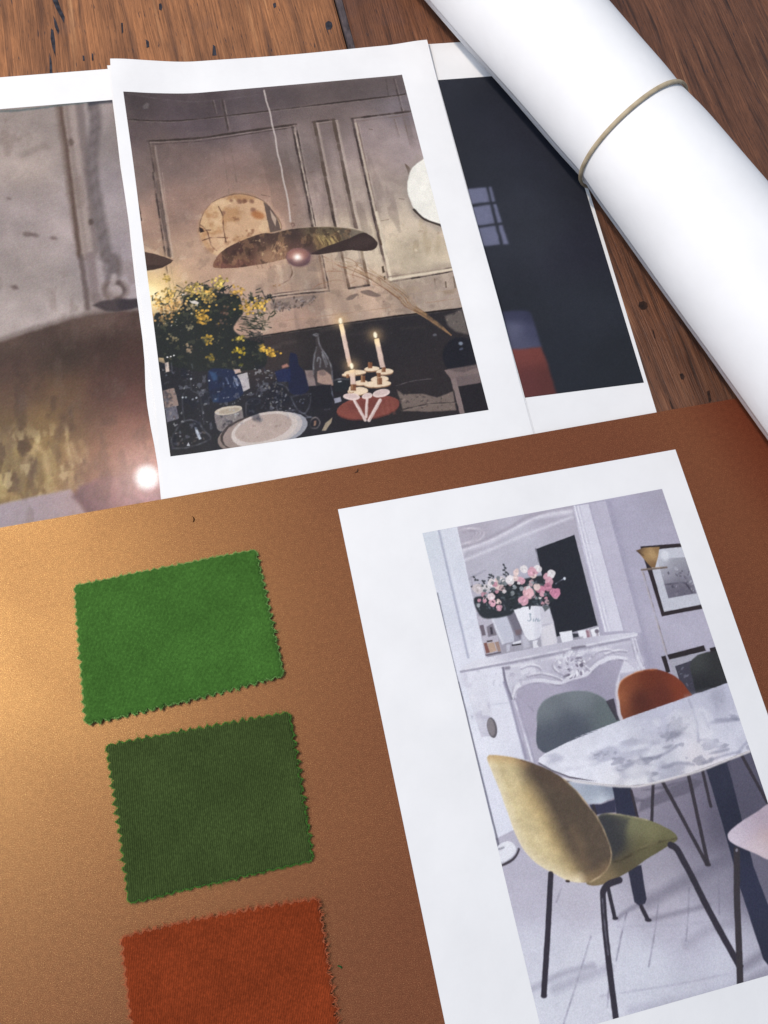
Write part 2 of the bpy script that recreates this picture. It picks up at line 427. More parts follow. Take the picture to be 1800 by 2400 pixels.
# ------------------------------------------------------------------ picture on the middle sheet: dining room with hanging metal lamp
SB_o = P(400, 1071, 1.3); _br = P(1145, 961, 1.3); _tr = P(947, 176, 1.3)
_d = _br - SB_o
SB = Sheet(SB_o, math.atan2(_d[1], _d[0]), 1.3)
BW, BH = float(np.linalg.norm(_d)), float(np.linalg.norm(_tr - _br))
def paint_dining():
    H_ = homography([(282, 222), (947, 176), (1145, 961), (400, 1071)], [(0, BH), (BW, BH), (BW, 0), (0, 0)])
    c = Print(BW, BH, 0.36, H_, 3)
    rng = c.rng
    c.im[:] = c.field([((290, 230), (72, 63, 62)), ((450, 235), (84, 72, 74)), ((600, 230), (94, 84, 86)), ((800, 200), (106, 95, 92)), ((930, 190), (110, 98, 94)),
        ((300, 300), (88, 75, 73)), ((450, 290), (92, 80, 82)), ((600, 280), (106, 93, 93)), ((800, 260), (122, 108, 104)), ((950, 250), (118, 108, 108)),
        ((310, 400), (112, 96, 88)), ((420, 370), (128, 108, 100)), ((560, 400), (140, 118, 110)), ((700, 350), (132, 119, 114)), ((850, 330), (152, 137, 132)), ((960, 350), (165, 150, 145)),
        ((340, 520), (158, 130, 112)), ((430, 470), (160, 130, 114)), ((560, 430), (166, 136, 120)), ((640, 480), (172, 140, 122)), ((750, 470), (156, 140, 132)), ((870, 450), (178, 163, 150)), ((1000, 520), (200, 187, 165)),
        ((370, 640), (205, 170, 135)), ((450, 620), (192, 160, 134)), ((600, 640), (193, 159, 132)), ((720, 640), (200, 170, 142)), ((800, 560), (196, 180, 156)), ((900, 580), (212, 198, 170)), ((1000, 600), (208, 194, 165)),
        ((650, 740), (182, 148, 124)), ((850, 700), (186, 160, 136)), ((1030, 690), (190, 170, 148)), ((600, 780), (176, 142, 118))], 14, 2.2)
    c.mottle(26, 0.16, 4); c.mottle(60, 0.10, 2, None, (0.8, 1, 1.25))
    c.im *= np.array([0.99, 0.985, 1.015], np.float32)
    c.patches(34, 0.06, 0.10, (112, 96, 90), 0.28, None, (1, 2.2)); lower = sstep(0.15, 0.55, 1 - np.linspace(0, 1, c.ny))[:, None] * np.ones((1, c.nx)); c.patches(20, 0.10, 0.06, (206, 188, 168), 0.18, lower, (1, 1.6)); c.patches(9, 0.16, 0.05, (96, 80, 72), 0.22, lower); c.patches(7, 0.17, 0.05, (214, 196, 176), 0.25, lower); c.patches(12, 0.10, 0.06, (128, 114, 108), 0.14)
    c.patches(14, 0.12, 0.05, (92, 78, 74), 0.25, None, (1, 5))
    dk = (58, 47, 45); md = (112, 94, 86); lt = (206, 190, 174)
    def crack(pts, w, col, a=0.9):                                  # painted moulding line with broken strength
        p = np.array(pts, float); n = max(2, int(np.linalg.norm(p[-1] - p[0]) / 14))
        c.line(pts, w, col, a * 0.62, 0.25, False)
        if w > 0.75: c.line([(x + 4.5 * w, y + 1.5 * w) for x, y in pts], w * 0.7, (198, 182, 168), a * 0.38, 0.35, False); c.line([(x - 4 * w, y - 1.0 * w) for x, y in pts], w * 0.8, (110, 94, 88), a * 0.30, 0.5, False)
        for i in range(n):
            t0 = rng.random(); t1 = min(1, t0 + 0.5 / n + 0.1 * rng.random())
            q = lambda t: p[0] + (p[-1] - p[0]) * t if len(p) == 2 else p[min(int(t * (len(p) - 1)), len(p) - 2)] + (p[min(int(t * (len(p) - 1)), len(p) - 2) + 1] - p[min(int(t * (len(p) - 1)), len(p) - 2)]) * (t * (len(p) - 1) % 1)
            c.line([q(t0), q(t1)], w * (0.6 + 0.7 * rng.random()), col, a * 0.6, 0.15, False)
    # cornice
    c.poly(k1((780, 610), (1659, 570)) + k2((960, 485), (990, 610), (0, 715)) + k1((1100, 770), (800, 780)), (66, 57, 58), 0.30, 3)
    c.line(k1((785, 622), (1180, 640), (1400, 630), (1659, 600)), 0.8, (120, 110, 112), 0.35, 0.4)
    crack(k1((810, 782), (1100, 772), (1659, 716)) + k2((930, 620), (985, 612)), 1.0, (58, 48, 46))
    crack(k1((935, 905), (1300, 880), (1659, 832)) + k2((262, 800)), 1.5, (56, 45, 42))
    crack(k1((950, 925), (1300, 902), (1659, 852)) + k2((250, 818)), 0.6, (70, 58, 54))
    crack(k1((1430, 630), (1470, 832)), 1.1, (62, 52, 50)); crack(k1((1365, 630), (1385, 715)), 0.8, (66, 56, 54))
    crack(k2((905, 510), (960, 722)), 0.9, (62, 52, 50)); crack(k2((855, 512), (870, 620)), 0.7, (70, 60, 58))
    # left panel
    for a_, b_, w, col in (((945, 910), (1080, 1659), 0.9, dk), ((980, 930), (1100, 1659), 0.7, md), ((965, 930), (1090, 1659), 1.6, (96, 80, 74))):
        crack(k1(a_, b_), w, col, 0.75)
    crack(e1((670, 0), (910, 1480)), 1.0, dk, .9); crack(e1((800, 290), (990, 1500)), 0.8, dk, .8); crack(e1((740, 0), (930, 1200)), 1.2, md, .5)
    crack(e1((925, 1640), (1010, 2130)), 0.8, dk, .8); crack(e1((1000, 1620), (1090, 2180)), 0.5, md, .6); c.line(e1((840, 0), (1040, 1500)), 0.6, lt, 0.3, 0.3)
    crack(e1((395, 390), (480, 860)), 0.7, (50, 38, 34), 1)
    crack(k1((1480, 890), (1530, 1180)), 0.7, md); crack(k1((1430, 900), (1480, 1250)), 0.6, md, 0.6)
    for a_, b_, w, col in (((238, 815), (375, 1470), 1.6, dk), ((262, 810), (392, 1470), 0.9, dk), ((250, 830), (385, 1470), 0.6, lt)):
        crack(k2(a_, b_), w, col, 0.85)
    crack(f3((470, 0), (520, 190)), 1.0, dk); crack(f3((615, 560), (690, 980)), 1.3, (120, 95, 80)); crack(f3((650, 560), (745, 1020)), 0.9, dk)
    crack(f3((745, 1025), (400, 1050), (0, 1095)), 1.0, dk); crack(f3((690, 980), (350, 1015), (0, 1060)), 0.7, md); c.line(f3((710, 1000), (350, 1035), (0, 1078)), 0.7, lt, .6, .2)
    # narrow panel
    crack(k2((373, 787), (515, 772)), 1.6, dk); crack(k2((382, 787), (522, 1475)), 1.9, (84, 70, 62), 0.95); crack(k2((508, 772), (655, 1480)), 2.0, (84, 70, 62), 0.95)
    c.line(k2((402, 800), (535, 1475)), 0.5, lt, 0.4, 0.2); c.line(k2((530, 790), (668, 1478)), 0.6, lt, 0.5, 0.2)
    crack(f3((780, 0), (825, 185)), 1.3, dk); crack(f3((1050, 0), (1105, 205)), 1.6, md)
    crack(f3((900, 520), (1000, 985)), 1.5, (104, 84, 70)); crack(f3((1165, 510), (1255, 940)), 1.7, (112, 92, 76)); crack(f3((1000, 990), (1260, 950)), 1.3, dk)
    c.line(f3((1200, 510), (1285, 930)), 0.8, (222, 206, 184), 0.7, 0.3); c.line(f3((935, 520), (1030, 960)), 0.7, (216, 198, 174), 0.6, 0.3)
    # right panel
    crack(k2((628, 768), (1018, 727)), 1.4, dk); crack(k2((640, 790), (1022, 748)), 0.6, md); crack(k2((632, 770), (830, 1659)), 1.5, dk, 0.9); crack(k2((665, 800), (852, 1659)), 0.9, md)
    c.line(k2((655, 800), (845, 1659)), 1.4, (214, 199, 176), 0.5, 0.4); crack(k2((908, 775), (940, 890)), 0.8, md); crack(k2((970, 770), (1020, 980)), 0.6, md, 0.6)
    crack(f3((1320, 0), (1520, 900)), 1.0, md); crack(f3((1385, 170), (1420, 420)), 1.3, (74, 56, 44)); c.line(f3((1360, 0), (1550, 890)), 1.6, (224, 210, 186), 0.75, 0.4)
    crack(k5((880, 178), (1290, 112)), 1.0, dk); c.line(k5((872, 162), (1285, 98)), 1.6, (226, 212, 188), 0.8, 0.3); crack(k5((865, 145), (1280, 88)), 0.6, md)
    for q in (((1425, 710), (1450, 700), (1470, 780), (1440, 795)), ((1455, 835), (1475, 830), (1478, 885), (1460, 880))): c.poly(f3(*q), (66, 52, 42), 0.9)
    for q in ((1165, 160), (1237, 180), (1290, 150), (1295, 185)): c.line(k5(q, (q[0] + 3, q[1] + 34)), 0.9, (84, 68, 56), 0.8)
    # stains on the pale panel
    for x, y, rx, ry in ((1045, 1615, 22, 40), (1105, 1530, 14, 60), (1122, 1610, 20, 50), (1190, 1590, 16, 60), (1080, 1450, 14, 46)): c.ell(k2((x, y))[0], rx * K, ry * K, 5, (178, 160, 134), 0.55, 1.2)
    c.speckle(k2((900, 1450), (1200, 1500), (1240, 1659), (900, 1659)), 26, [(160, 140, 116), (190, 172, 146), (222, 208, 184)], 3.0, 0.6)
    for q in (((745, 838), (765, 842)), ((355, 1118), (380, 1112)), ((245, 1330), (268, 1332)), ((940, 1295), (970, 1300)), ((820, 1440), (870, 1432)), ((35, 1262), (92, 1275))): c.line(k2(*q), 0.6, (92, 72, 64), 0.8)
    c.poly(k2((975, 1065), (1000, 1085), (1015, 1105), (1000, 1140)), (96, 78, 68), 0.9); c.poly(k1((905, 690), (930, 665), (948, 672), (940, 700), (912, 710)), (104, 96, 96), 0.8, 0.5)
    c.speckle(k1((1000, 1000), (1600, 900), (1640, 1200), (1050, 1600)), 30, [(96, 78, 70), (176, 150, 134)], 1.6, 0.4)
    # round mirror, left
    ring = k1((1283, 1500), (1290, 1430), (1330, 1350), (1400, 1290), (1520, 1256), (1620, 1266)) + k2((50, 1305), (110, 1370), (158, 1440), (165, 1490), (90, 1520)) + k1((1659, 1600), (1500, 1625), (1390, 1655), (1320, 1590))
    c.poly(ring, (190, 154, 122), 1, 0.2, True)
    m = c.full_mask(ring, 2, True); n1 = vnoise(c.ny, c.nx, 40, rng, 4)
    c.im += (m * n1 * 60)[..., None] * np.array([1, 0.9, 0.8]); c.glow(k1((1600, 1500))[0], 22, (204, 168, 134), 0.5)
    c.patches(11, 0.04, 0.12, (166, 122, 82), 0.6, m); c.patches(7, 0.14, 0.08, (120, 80, 58), 0.6, m); c.patches(9, 0.10, 0.08, (218, 190, 152), 0.5, m)
    c.line(ring[:-3], 0.7, (84, 62, 52), 0.75, 0.2)
    for x, y, r in ((1495, 1298, 11), (1550, 1304, 20), (1585, 1300, 16), (1630, 1304, 16), (1445, 1375, 12), (1440, 1392, 8), (1640, 1360, 18), (1540, 1420, 8)): c.ell(k1((x, y))[0], r * K, r * K * 0.8, 20, (112, 76, 62), 0.7, 0.9)
    for q in (((1290, 1455), (1330, 1490), (1350, 1540), (1365, 1590), (1400, 1625)), ((1305, 1558), (1370, 1540), (1450, 1540)), ((1410, 1335), (1440, 1400), (1445, 1480), (1462, 1570)), ((1325, 1490), (1360, 1490))): c.line(k1(*q), 0.7, (78, 50, 40), 0.9)
    c.poly(k1((1283, 1470), (1310, 1482), (1318, 1500), (1290, 1508)), (44, 30, 28), 1)
    c.poly(k2((50, 1310), (90, 1340), (125, 1390), (150, 1440), (165, 1495), (95, 1510), (75, 1430)), (92, 76, 70), 0.95, 0.3); c.poly(k2((92, 1360), (135, 1420), (130, 1470), (105, 1420)), (190, 166, 146), 0.9, 0.3); c.ell(k2((12, 1395))[0], 16, 9, 20, (150, 88, 46), 0.7, 1.5)
    # round pale mirror, right
    c.poly(k2((1090, 1030), (1000, 1090), (965, 1190), (975, 1290), (1020, 1390), (1100, 1450), (1215, 1490)), (150, 138, 130), 0.55, 2.2, True)
    c.poly(k2((1180, 1000), (1095, 1040), (1020, 1100), (992, 1200), (1000, 1280), (1040, 1370), (1100, 1430), (1205, 1470), (1330, 1450), (1300, 1100)), (238, 235, 226), 1, 0.2, True)
    c.line(k2((1092, 1042), (1020, 1100), (992, 1200), (1000, 1280), (1040, 1370)), 0.7, (150, 140, 134), 0.7); c.line(k2((1035, 1368), (1060, 1395), (1100, 1430), (1150, 1452), (1215, 1476)), 1.6, (56, 46, 42), 0.95)
    # glow of the candle behind the flowers and the second lamp
    c.glow(f1((60, 250))[0], 16, (255, 226, 150), 0.85); c.glow(f1((40, 260))[0], 7, (255, 244, 205), 0.8)
    c.poly(e1((540, 1415), (700, 1440), (900, 1490), (1045, 1545), (1000, 1600), (860, 1680), (700, 1725), (575, 1742)), (74, 56, 50), 1, 0.1); c.poly(e1((540, 1640), (860, 1640), (1000, 1590), (860, 1682), (700, 1727), (575, 1744)), (56, 42, 38), 0.8, 0.6)
    # peeling plaster under the panels
    for q in (((0, 1150), (150, 1110), (430, 1080), (590, 1085), (520, 1140), (440, 1200), (300, 1240), (0, 1260)),): c.poly(f3(*q), (128, 112, 104), 0.75, 0.5, True)
    c.speckle(f3((0, 1140), (560, 1085), (460, 1190), (300, 1260), (0, 1290)), 60, [(84, 68, 62), (150, 138, 132), (176, 160, 148), (96, 84, 80)], 3.2, 0.8)
    c.speckle(k5((110, 300), (260, 270), (400, 270), (360, 330), (250, 360), (130, 370)), 60, [(78, 64, 58), (140, 130, 128), (104, 90, 84)], 3.0, 0.8)
    for q in (((960, 1125), (1020, 1080), (1110, 1055), (1100, 1090), (1030, 1140)), ((1150, 1030), (1260, 1010), (1330, 1040), (1420, 1080), (1340, 1100), (1220, 1075))): c.poly(f3(*q), (116, 98, 90), 0.85, 0.4, True)
    c.speckle(k5((600, 290), (700, 230), (800, 260), (900, 360), (860, 340), (760, 290)), 24, [(100, 82, 74), (150, 126, 110)], 2.4, 0.6)
    crack(k5((0, 445), (500, 390), (1330, 285)), 0.5, (160, 130, 108), 0.6); crack(k5((900, 285), (1320, 225)), 0.6, (168, 146, 122), 0.6)
    c.poly(k5((950, 215), (1060, 205), (1080, 240), (970, 260)), (166, 146, 126), 0.6, 1); c.poly(k5((1220, 240), (1300, 228), (1290, 255), (1230, 262)), (150, 128, 106), 0.6, 1)
    # cord and lamp
    c.line(k2((50, 570), (65, 640), (90, 720), (105, 800), (125, 880), (140, 980), (165, 1080), (180, 1170), (205, 1270), (218, 1350), (228, 1440)), 1.06, (206, 194, 188), 0.75)
    shade = fv((459, 576), (470, 552), (500, 530), (560, 507)) + f3((0, 265), (120, 238), (260, 212), (440, 195), (640, 188), (800, 192), (950, 205), (1100, 230), (1200, 262), (1290, 310), (1350, 365), (1372, 410), (1350, 465), (1280, 498), (1160, 505), (1010, 492), (900, 508), (760, 525), (620, 545), (510, 545), (400, 560), (180, 600), (0, 640)) + fv((548, 575), (505, 580), (475, 580))
    body = c.field([(fv((470, 575))[0], (128, 84, 72)), (fv((520, 545))[0], (84, 58, 52)), (fv((520, 575))[0], (124, 84, 70)), (f3((0, 330))[0], (82, 62, 56)), (f3((100, 450))[0], (140, 104, 82)), (f3((0, 580))[0], (176, 136, 108)), (f3((260, 280))[0], (76, 60, 56)), (f3((300, 430))[0], (98, 72, 66)), (f3((480, 430))[0], (92, 70, 64)), (f3((560, 250))[0], (112, 96, 76)), (f3((650, 360))[0], (150, 126, 84)), (f3((720, 230))[0], (104, 90, 72)), (f3((800, 320))[0], (126, 108, 78)), (f3((950, 260))[0], (92, 80, 70)), (f3((1080, 270))[0], (142, 128, 112))], 4, 2)
    c.poly(shade, body * 0.86, 1, 0.1, True)
    shm = c.full_mask(shade, 0.3, True); c.patches(4.5, 0.06, 0.06, (164, 128, 92), 0.35, shm, (1, 1.5)); c.patches(3.5, 0.08, 0.06, (52, 38, 34), 0.5, shm, (1, 1.5)); c.patches(2.2, 0.24, 0.05, (214, 184, 140), 0.5, shm)
    c.line(f3((0, 250), (260, 208), (640, 190), (950, 206), (1190, 258)), 0.6, (150, 134, 112), 0.7)
    for i in range(70):                                             # hammered glints
        t = rng.random(); q0 = np.array([560 + 250 * t, 300 + 60 * rng.random()]); q1 = q0 + [30 + 40 * rng.random(), 60 + 60 * rng.random()]
        c.line(f3(tuple(q0), tuple(q1)), 0.5, [(206, 180, 120), (70, 54, 46), (176, 150, 96)][i % 3], 0.55)
    for i in range(60):
        q0 = np.array([rng.random() * 180, 380 + 180 * rng.random()]); q1 = q0 + [-20 + 40 * rng.random(), 20 + 40 * rng.random()]
        c.line(f3(tuple(q0), tuple(q1)), 0.5, [(214, 176, 140), (96, 68, 56), (186, 140, 108)][i % 3], 0.5)
    for i in range(40):
        q0 = np.array([465 + 120 * rng.random(), 545 + 30 * rng.random()]); c.line(fv(tuple(q0), tuple(q0 + [3, 7])), 0.5, [(164, 116, 96), (70, 48, 44)][i % 2], 0.45)
    c.poly(f3((500, 540), (640, 470), (800, 410), (1000, 340), (1180, 268), (1290, 310), (1350, 365), (1372, 410), (1350, 465), (1280, 498), (1160, 505), (1010, 492), (900, 508), (760, 525), (620, 545)), (58, 45, 43), 1, 0.15, True); c.ell(f3((1150, 400))[0], 30, 12, -12, (68, 54, 52), 0.7, 2)
    c.line(f3((262, 205), (256, 180), (246, 160), (252, 140), (272, 138), (284, 156), (270, 180)), 0.7, (84, 56, 50), 1)
    bc = f3((340, 580))[0]
    c.ell(bc, 29, 22, 5, (118, 88, 88), 1, 0.2); c.ell(f3((345, 640))[0], 25, 11, 0, (72, 54, 62), 0.8, 1.5); c.glow(f3((440, 560))[0], 3.5, (96, 72, 80), 0.8); c.ell(f3((330, 540))[0], 26, 12, 0, (140, 96, 86), 0.7, 1.5)
    c.glow(f3((328, 580))[0], 4.6, (240, 176, 150), 0.6); c.glow(f3((328, 580))[0], 2.3, (255, 252, 244), 1.0)
    crack(f3((240, 700), (265, 790), (215, 880), (100, 940)), 0.8, (104, 80, 66)); c.speckle(f3((0, 940), (100, 930), (80, 980), (0, 1000)), 12, [(150, 108, 64), (120, 88, 66)], 1.8, 0.7)
    # dark dado behind the table
    dado = f1((0, 760), (500, 760), (1000, 715)) + k5((0, 527), (400, 466), (900, 396), (1340, 345), (1520, 1010), (0, 1230)) + k4((1107, 1310), (1020, 800))
    df = c.field([(k5((50, 600))[0], (56, 48, 48)), (k5((500, 520))[0], (44, 40, 42)), (k5((900, 560))[0], (42, 39, 43)), (k5((1100, 800))[0], (46, 41, 44)), (k5((600, 900))[0], (34, 32, 38)), (k5((200, 1000))[0], (34, 34, 42)), (f1((150, 900))[0], (36, 36, 42)), (f1((700, 1500))[0], (36, 37, 44)), (f1((300, 1800))[0], (40, 40, 44)), (k5((1000, 1040))[0], (44, 40, 42))], 8)
    c.poly(dado, df, 1, 0.3)
    crack(k5((0, 530), (400, 470), (900, 400), (1340, 350)), 1.0, (34, 28, 28))
    for q, col in ((((60, 610), (160, 590)), (86, 76, 74)), (((430, 490), (560, 470)), (72, 64, 62)), (((170, 575), (260, 560)), (80, 70, 68)), (((600, 520), (820, 490)), (58, 52, 54)), (((950, 480), (1100, 470)), (60, 54, 54))): c.line(k5(*q), 1.5, col, 0.5, 1)
    c.speckle(k5((400, 500), (1200, 430), (1250, 800), (900, 800)), 45, [(70, 66, 66), (28, 26, 30), (84, 80, 80)], 1.4, 0.4)
    # peeling wall and stool, right
    c.poly(k5((1230, 400), (1340, 360), (1385, 520), (1300, 500), (1250, 460)), (112, 102, 96), 0.8, 1.0); c.speckle(k5((1220, 400), (1340, 360), (1385, 520), (1290, 500)), 24, [(60, 54, 54), (140, 130, 120)], 2.2, 0.7)
    c.poly(k5((920, 870), (960, 900), (1080, 895), (1180, 920), (1280, 880), (1300, 1000), (1130, 1010), (960, 1005)), (122, 107, 100), 0.9, 0.5); c.speckle(k5((920, 870), (1180, 910), (1280, 880), (1300, 1000), (960, 1005)), 60, [(84, 72, 68), (150, 134, 124), (60, 52, 52)], 2.2, 0.7)
    crack(k5((940, 1000), (1120, 960), (1290, 950)), 0.8, (46, 40, 40)); c.line(k5((915, 845), (1020, 815), (1140, 800)), 0.6, (110, 104, 106), 0.7)
    c.ell(k5((1325, 650))[0], 40, 42, 15, (30, 30, 38), 1, 0.6); c.ell(k5((1332, 575))[0], 5, 4, 0, (150, 160, 176), 0.8, 0.6); c.ell(k5((1335, 610))[0], 5, 2.5, -20, (96, 104, 122), 0.7, 0.5); c.ell(k5((1165, 520))[0], 5, 3, 0, (104, 104, 112), 0.7, 0.4)
    c.poly(k5((1225, 745), (1440, 712), (1450, 770), (1265, 797)), (122, 106, 104), 1, 0.2); c.poly(k5((1245, 738), (1440, 706), (1440, 730), (1350, 760), (1290, 755)), (92, 80, 80), 0.7, 0.5)
    c.poly(k5((1265, 797), (1310, 790), (1357, 1020), (1325, 1025)), (128, 112, 110), 1, 0.2); c.poly(k5((1312, 848), (1462, 825), (1510, 1000), (1355, 1018)), (36, 33, 38), 1, 0.2); c.poly(k5((1300, 790), (1455, 765), (1462, 825), (1312, 848)), (110, 96, 96), 1, 0.2)
    # curly branches
    spine = [(1270, 522), (1180, 450), (1090, 385), (1010, 335), (960, 270), (880, 205), (800, 150), (720, 110), (640, 75), (560, 50), (480, 20)]
    for i in range(20):
        n0 = rng.integers(5, len(spine)); amp = 4 + 40 * rng.random(); ph = rng.random() * 9; off = 2.2 * (rng.random() - 0.5)
        pts = [(x + off * 14 * j * 0.9 + amp * 0.35 * math.sin(ph + j * 1.7), y + off * 20 * j * (-0.4) + amp * 0.35 * math.cos(ph + j * 1.3) + off * 9 * j) for j, (x, y) in enumerate(spine[:n0])]
        pts[0] = spine[0]; c.line(k5(*pts), 0.5, [(146, 114, 80), (112, 82, 62), (170, 138, 104)][i % 3], 0.7)
    for q in (((660, 570), (780, 630), (890, 710), (1000, 710), (1110, 700), (1220, 780), (1380, 860), (1420, 940)), ((700, 770), (850, 765), (1000, 800), (1180, 860), (1300, 930), (1450, 980), (1560, 1070), (1659, 1110)), ((720, 910), (800, 880), (920, 890), (1000, 930), (1090, 890)), ((520, 1000), (600, 940), (720, 905)), ((780, 560), (790, 720), (830, 740)), ((1110, 690), (1050, 810), (1060, 850)), ((920, 580), (1040, 620), (1110, 680))):
        c.line(f3(*q), 0.6, (140, 100, 78), 0.75)
    # flowers
    leaf = [(34, 38, 34), (42, 48, 38), (28, 32, 34), (50, 54, 40)]
    c.poly(f1((80, 480), (250, 440), (380, 360), (420, 250), (560, 230), (700, 200), (860, 230), (1000, 240), (1040, 320), (1060, 440), (1000, 520), (960, 620), (1100, 720), (1250, 780), (1320, 900), (1300, 1010), (1100, 1060), (800, 1060), (500, 1060), (160, 930)), (34, 38, 38), 1, 0.6, True)
    for i in range(420):
        bx, by = [(540, 120), (680, 190), (800, 210), (430, 260), (230, 330), (1130, 300), (1290, 290), (1270, 470), (1100, 520), (1150, 560), (1130, 670), (300, 480), (700, 600), (950, 400), (1180, 780), (560, 400)][i % 16]
        x = bx + rng.normal() * 65; y = by + rng.normal() * 45; an = rng.random() * 6.28 if i % 16 not in (8, 9, 10) else -0.2 + rng.random() * 0.7; l = 40 + 40 * rng.random()
        if y < 90: continue
        c.line(f1((x, y), (x + l * math.cos(an), y + l * math.sin(an))), 0.75, leaf[i % 4], 0.95)
    def bloom(x, y, r, n, base=(190, 152, 72)):
        for _ in range(n):
            px, py = x + rng.normal() * r * 0.5, y + rng.normal() * r * 0.42; s = 0.55 + 0.75 * rng.random()
            c.ell(f1((px, py))[0], 2.9, 2.5, 0, tuple(np.clip(np.array(base) * s, 0, 255)), 0.85, 0.3)
    for x, y, r, n, b_ in ((210, 65, 60, 14, (206, 172, 96)), (500, 185, 95, 40, (200, 172, 92)), (800, 110, 80, 40, (206, 180, 96)), (1000, 195, 85, 30, (190, 150, 78)), (250, 250, 95, 36, (206, 170, 96)), (640, 230, 85, 30, (206, 178, 104)), (700, 275, 100, 44, (196, 156, 80)), (120, 300, 80, 24, (206, 166, 96)), (330, 350, 90, 34, (200, 160, 100)), (200, 430, 130, 54, (186, 144, 92)), (610, 485, 85, 60, (182, 140, 60)), (1100, 380, 85, 40, (190, 150, 72)), (1250, 350, 80, 36, (206, 166, 76)), (680, 720, 60, 26, (168, 134, 56)), (1010, 720, 45, 18, (170, 150, 70)), (1020, 850, 55, 26, (196, 168, 56)), (1280, 830, 55, 20, (190, 154, 66)), (1360, 870, 65, 34, (206, 160, 66)), (710, 920, 45, 18, (160, 134, 56)), (300, 710, 50, 10, (130, 118, 88)), (470, 830, 55, 12, (130, 112, 92)), (870, 420, 60, 14, (96, 76, 66)), (480, 370, 60, 16, (170, 150, 110)), (470, 600, 40, 8, (120, 112, 88)), (820, 540, 60, 10, (70, 58, 52)), (1050, 1000, 30, 6, (120, 120, 60))):
        bloom(x, y, r, n, b_)
    fb = c.full_mask(f1((80, 480), (380, 360), (700, 200), (1040, 320), (1060, 440), (960, 620), (1250, 780), (1300, 1010), (800, 1060), (160, 930)), 2)
    c.patches(3.0, 0.15, 0.06, (74, 76, 58), 0.5, fb); c.patches(2.4, 0.24, 0.05, (150, 132, 92), 0.45, fb)
    c.speckle(f1((100, 400), (560, 280), (560, 420), (300, 620), (120, 640)), 46, [(196, 190, 180), (226, 216, 204), (120, 116, 112)], 1.3, 0.85)
    for q in (((470, 310), (530, 300), (575, 325), (560, 345), (500, 330)), ((385, 225), (430, 230), (390, 245))): c.poly(f1(*q), (226, 216, 206), 0.9, 0.2)
    for q in ((232, 920), (268, 910), (304, 897)): c.ell(f1(q)[0], 2.2, 1.6, 0, (240, 238, 236), 1, 0.2)
    # glass, vases and crockery on the table
    c.poly(f1((135, 925), (190, 930), (215, 990), (140, 970)), (196, 170, 130), 0.9, 0.3); c.poly(f1((205, 985), (245, 970), (258, 1075), (218, 1085)), (206, 188, 176), 1, 0.2)
    c.poly(f1((690, 1060), (840, 1040), (980, 1070), (1050, 1200), (1060, 1320), (900, 1400), (740, 1390), (690, 1250)), (30, 40, 68), 0.95, 0.6, True); c.poly(f1((690, 1070), (760, 1080), (800, 1160), (740, 1170)), (56, 84, 120), 0.7, 0.8); c.poly(f1((730, 1320), (800, 1320), (790, 1390), (740, 1400)), (50, 78, 110), 0.6, 0.8)
    for q in (((880, 1140), (905, 1200)), ((965, 1130), (1000, 1215)), ((990, 1150), (1010, 1220)), ((850, 1200), (850, 1240)), ((960, 1200), (975, 1235))): c.line(f1(*q), 0.9, (150, 160, 186), 0.8, 0.3)
    c.ell(f1((695, 1168))[0], 2, 2, 0, (190, 196, 206), 0.9, 0.2)
    c.poly(f1((960, 1050), (1030, 1045), (1045, 1080), (980, 1095)), (190, 164, 152), 1, 0.2); c.poly(f1((1000, 1110), (1110, 1080), (1140, 1250), (1070, 1285), (1040, 1180)), (176, 170, 172), 1, 0.2); c.speckle(f1((1000, 1110), (1110, 1080), (1140, 1250), (1070, 1285)), 14, [(120, 116, 122), (206, 200, 200)], 2.2, 0.6)
    c.poly(f1((185, 1285), (310, 1250), (350, 1380), (360, 1440), (215, 1470)), (142, 122, 114), 1, 0.2); c.poly(f1((215, 1475), (335, 1440), (365, 1580), (235, 1625)), (104, 102, 112), 1, 0.3); c.speckle(f1((190, 1290), (310, 1255), (365, 1580), (235, 1625)), 40, [(90, 76, 74), (166, 150, 144), (70, 66, 74)], 2.4, 0.6)
    gl = (150, 152, 162)
    for q in (((440, 1180), (445, 1260), (405, 1330), (400, 1420), (425, 1600)), ((490, 1160), (500, 1270), (580, 1310), (610, 1400), (640, 1640)), ((400, 1170), (460, 1155), (525, 1140)), ((1100, 1420), (1100, 1520), (1130, 1590)), ((1100, 1410), (1150, 1370), (1240, 1370), (1230, 1420), (1130, 1420), (1100, 1410)), ((1210, 1320), (1230, 1260), (1300, 1200)), ((1430, 1180), (1520, 1200), (1560, 1280)), ((275, 980), (290, 1060)), ((500, 990), (515, 1040)), ((200, 1210), (245, 1185), (250, 1200))):
        c.line(f1(*q), 0.5, gl, 0.42, 0.35)
    for q in ((555, 1352), (515, 1370), (405, 1350), (440, 1350), (495, 1150)): c.ell(f1(q)[0], 2.4, 2.2, 0, (206, 210, 216), 0.9, 0.3)
    c.speckle(f1((1180, 1120), (1300, 1000), (1420, 1100), (1560, 1250), (1480, 1480), (1240, 1480)), 70, [(120, 122, 132), (84, 86, 100), (176, 172, 164), (60, 62, 76)], 2.6, 0.55)
    c.line(f1((590, 1620), (640, 1700), (715, 1780), (640, 1830), (450, 1890), (300, 1900)), 0.8, gl, 0.5, 0.4); c.line(f1((300, 1880), (290, 1800), (350, 1680), (420, 1610), (500, 1590), (570, 1615), (610, 1660)), 0.7, gl, 0.5, 0.4)
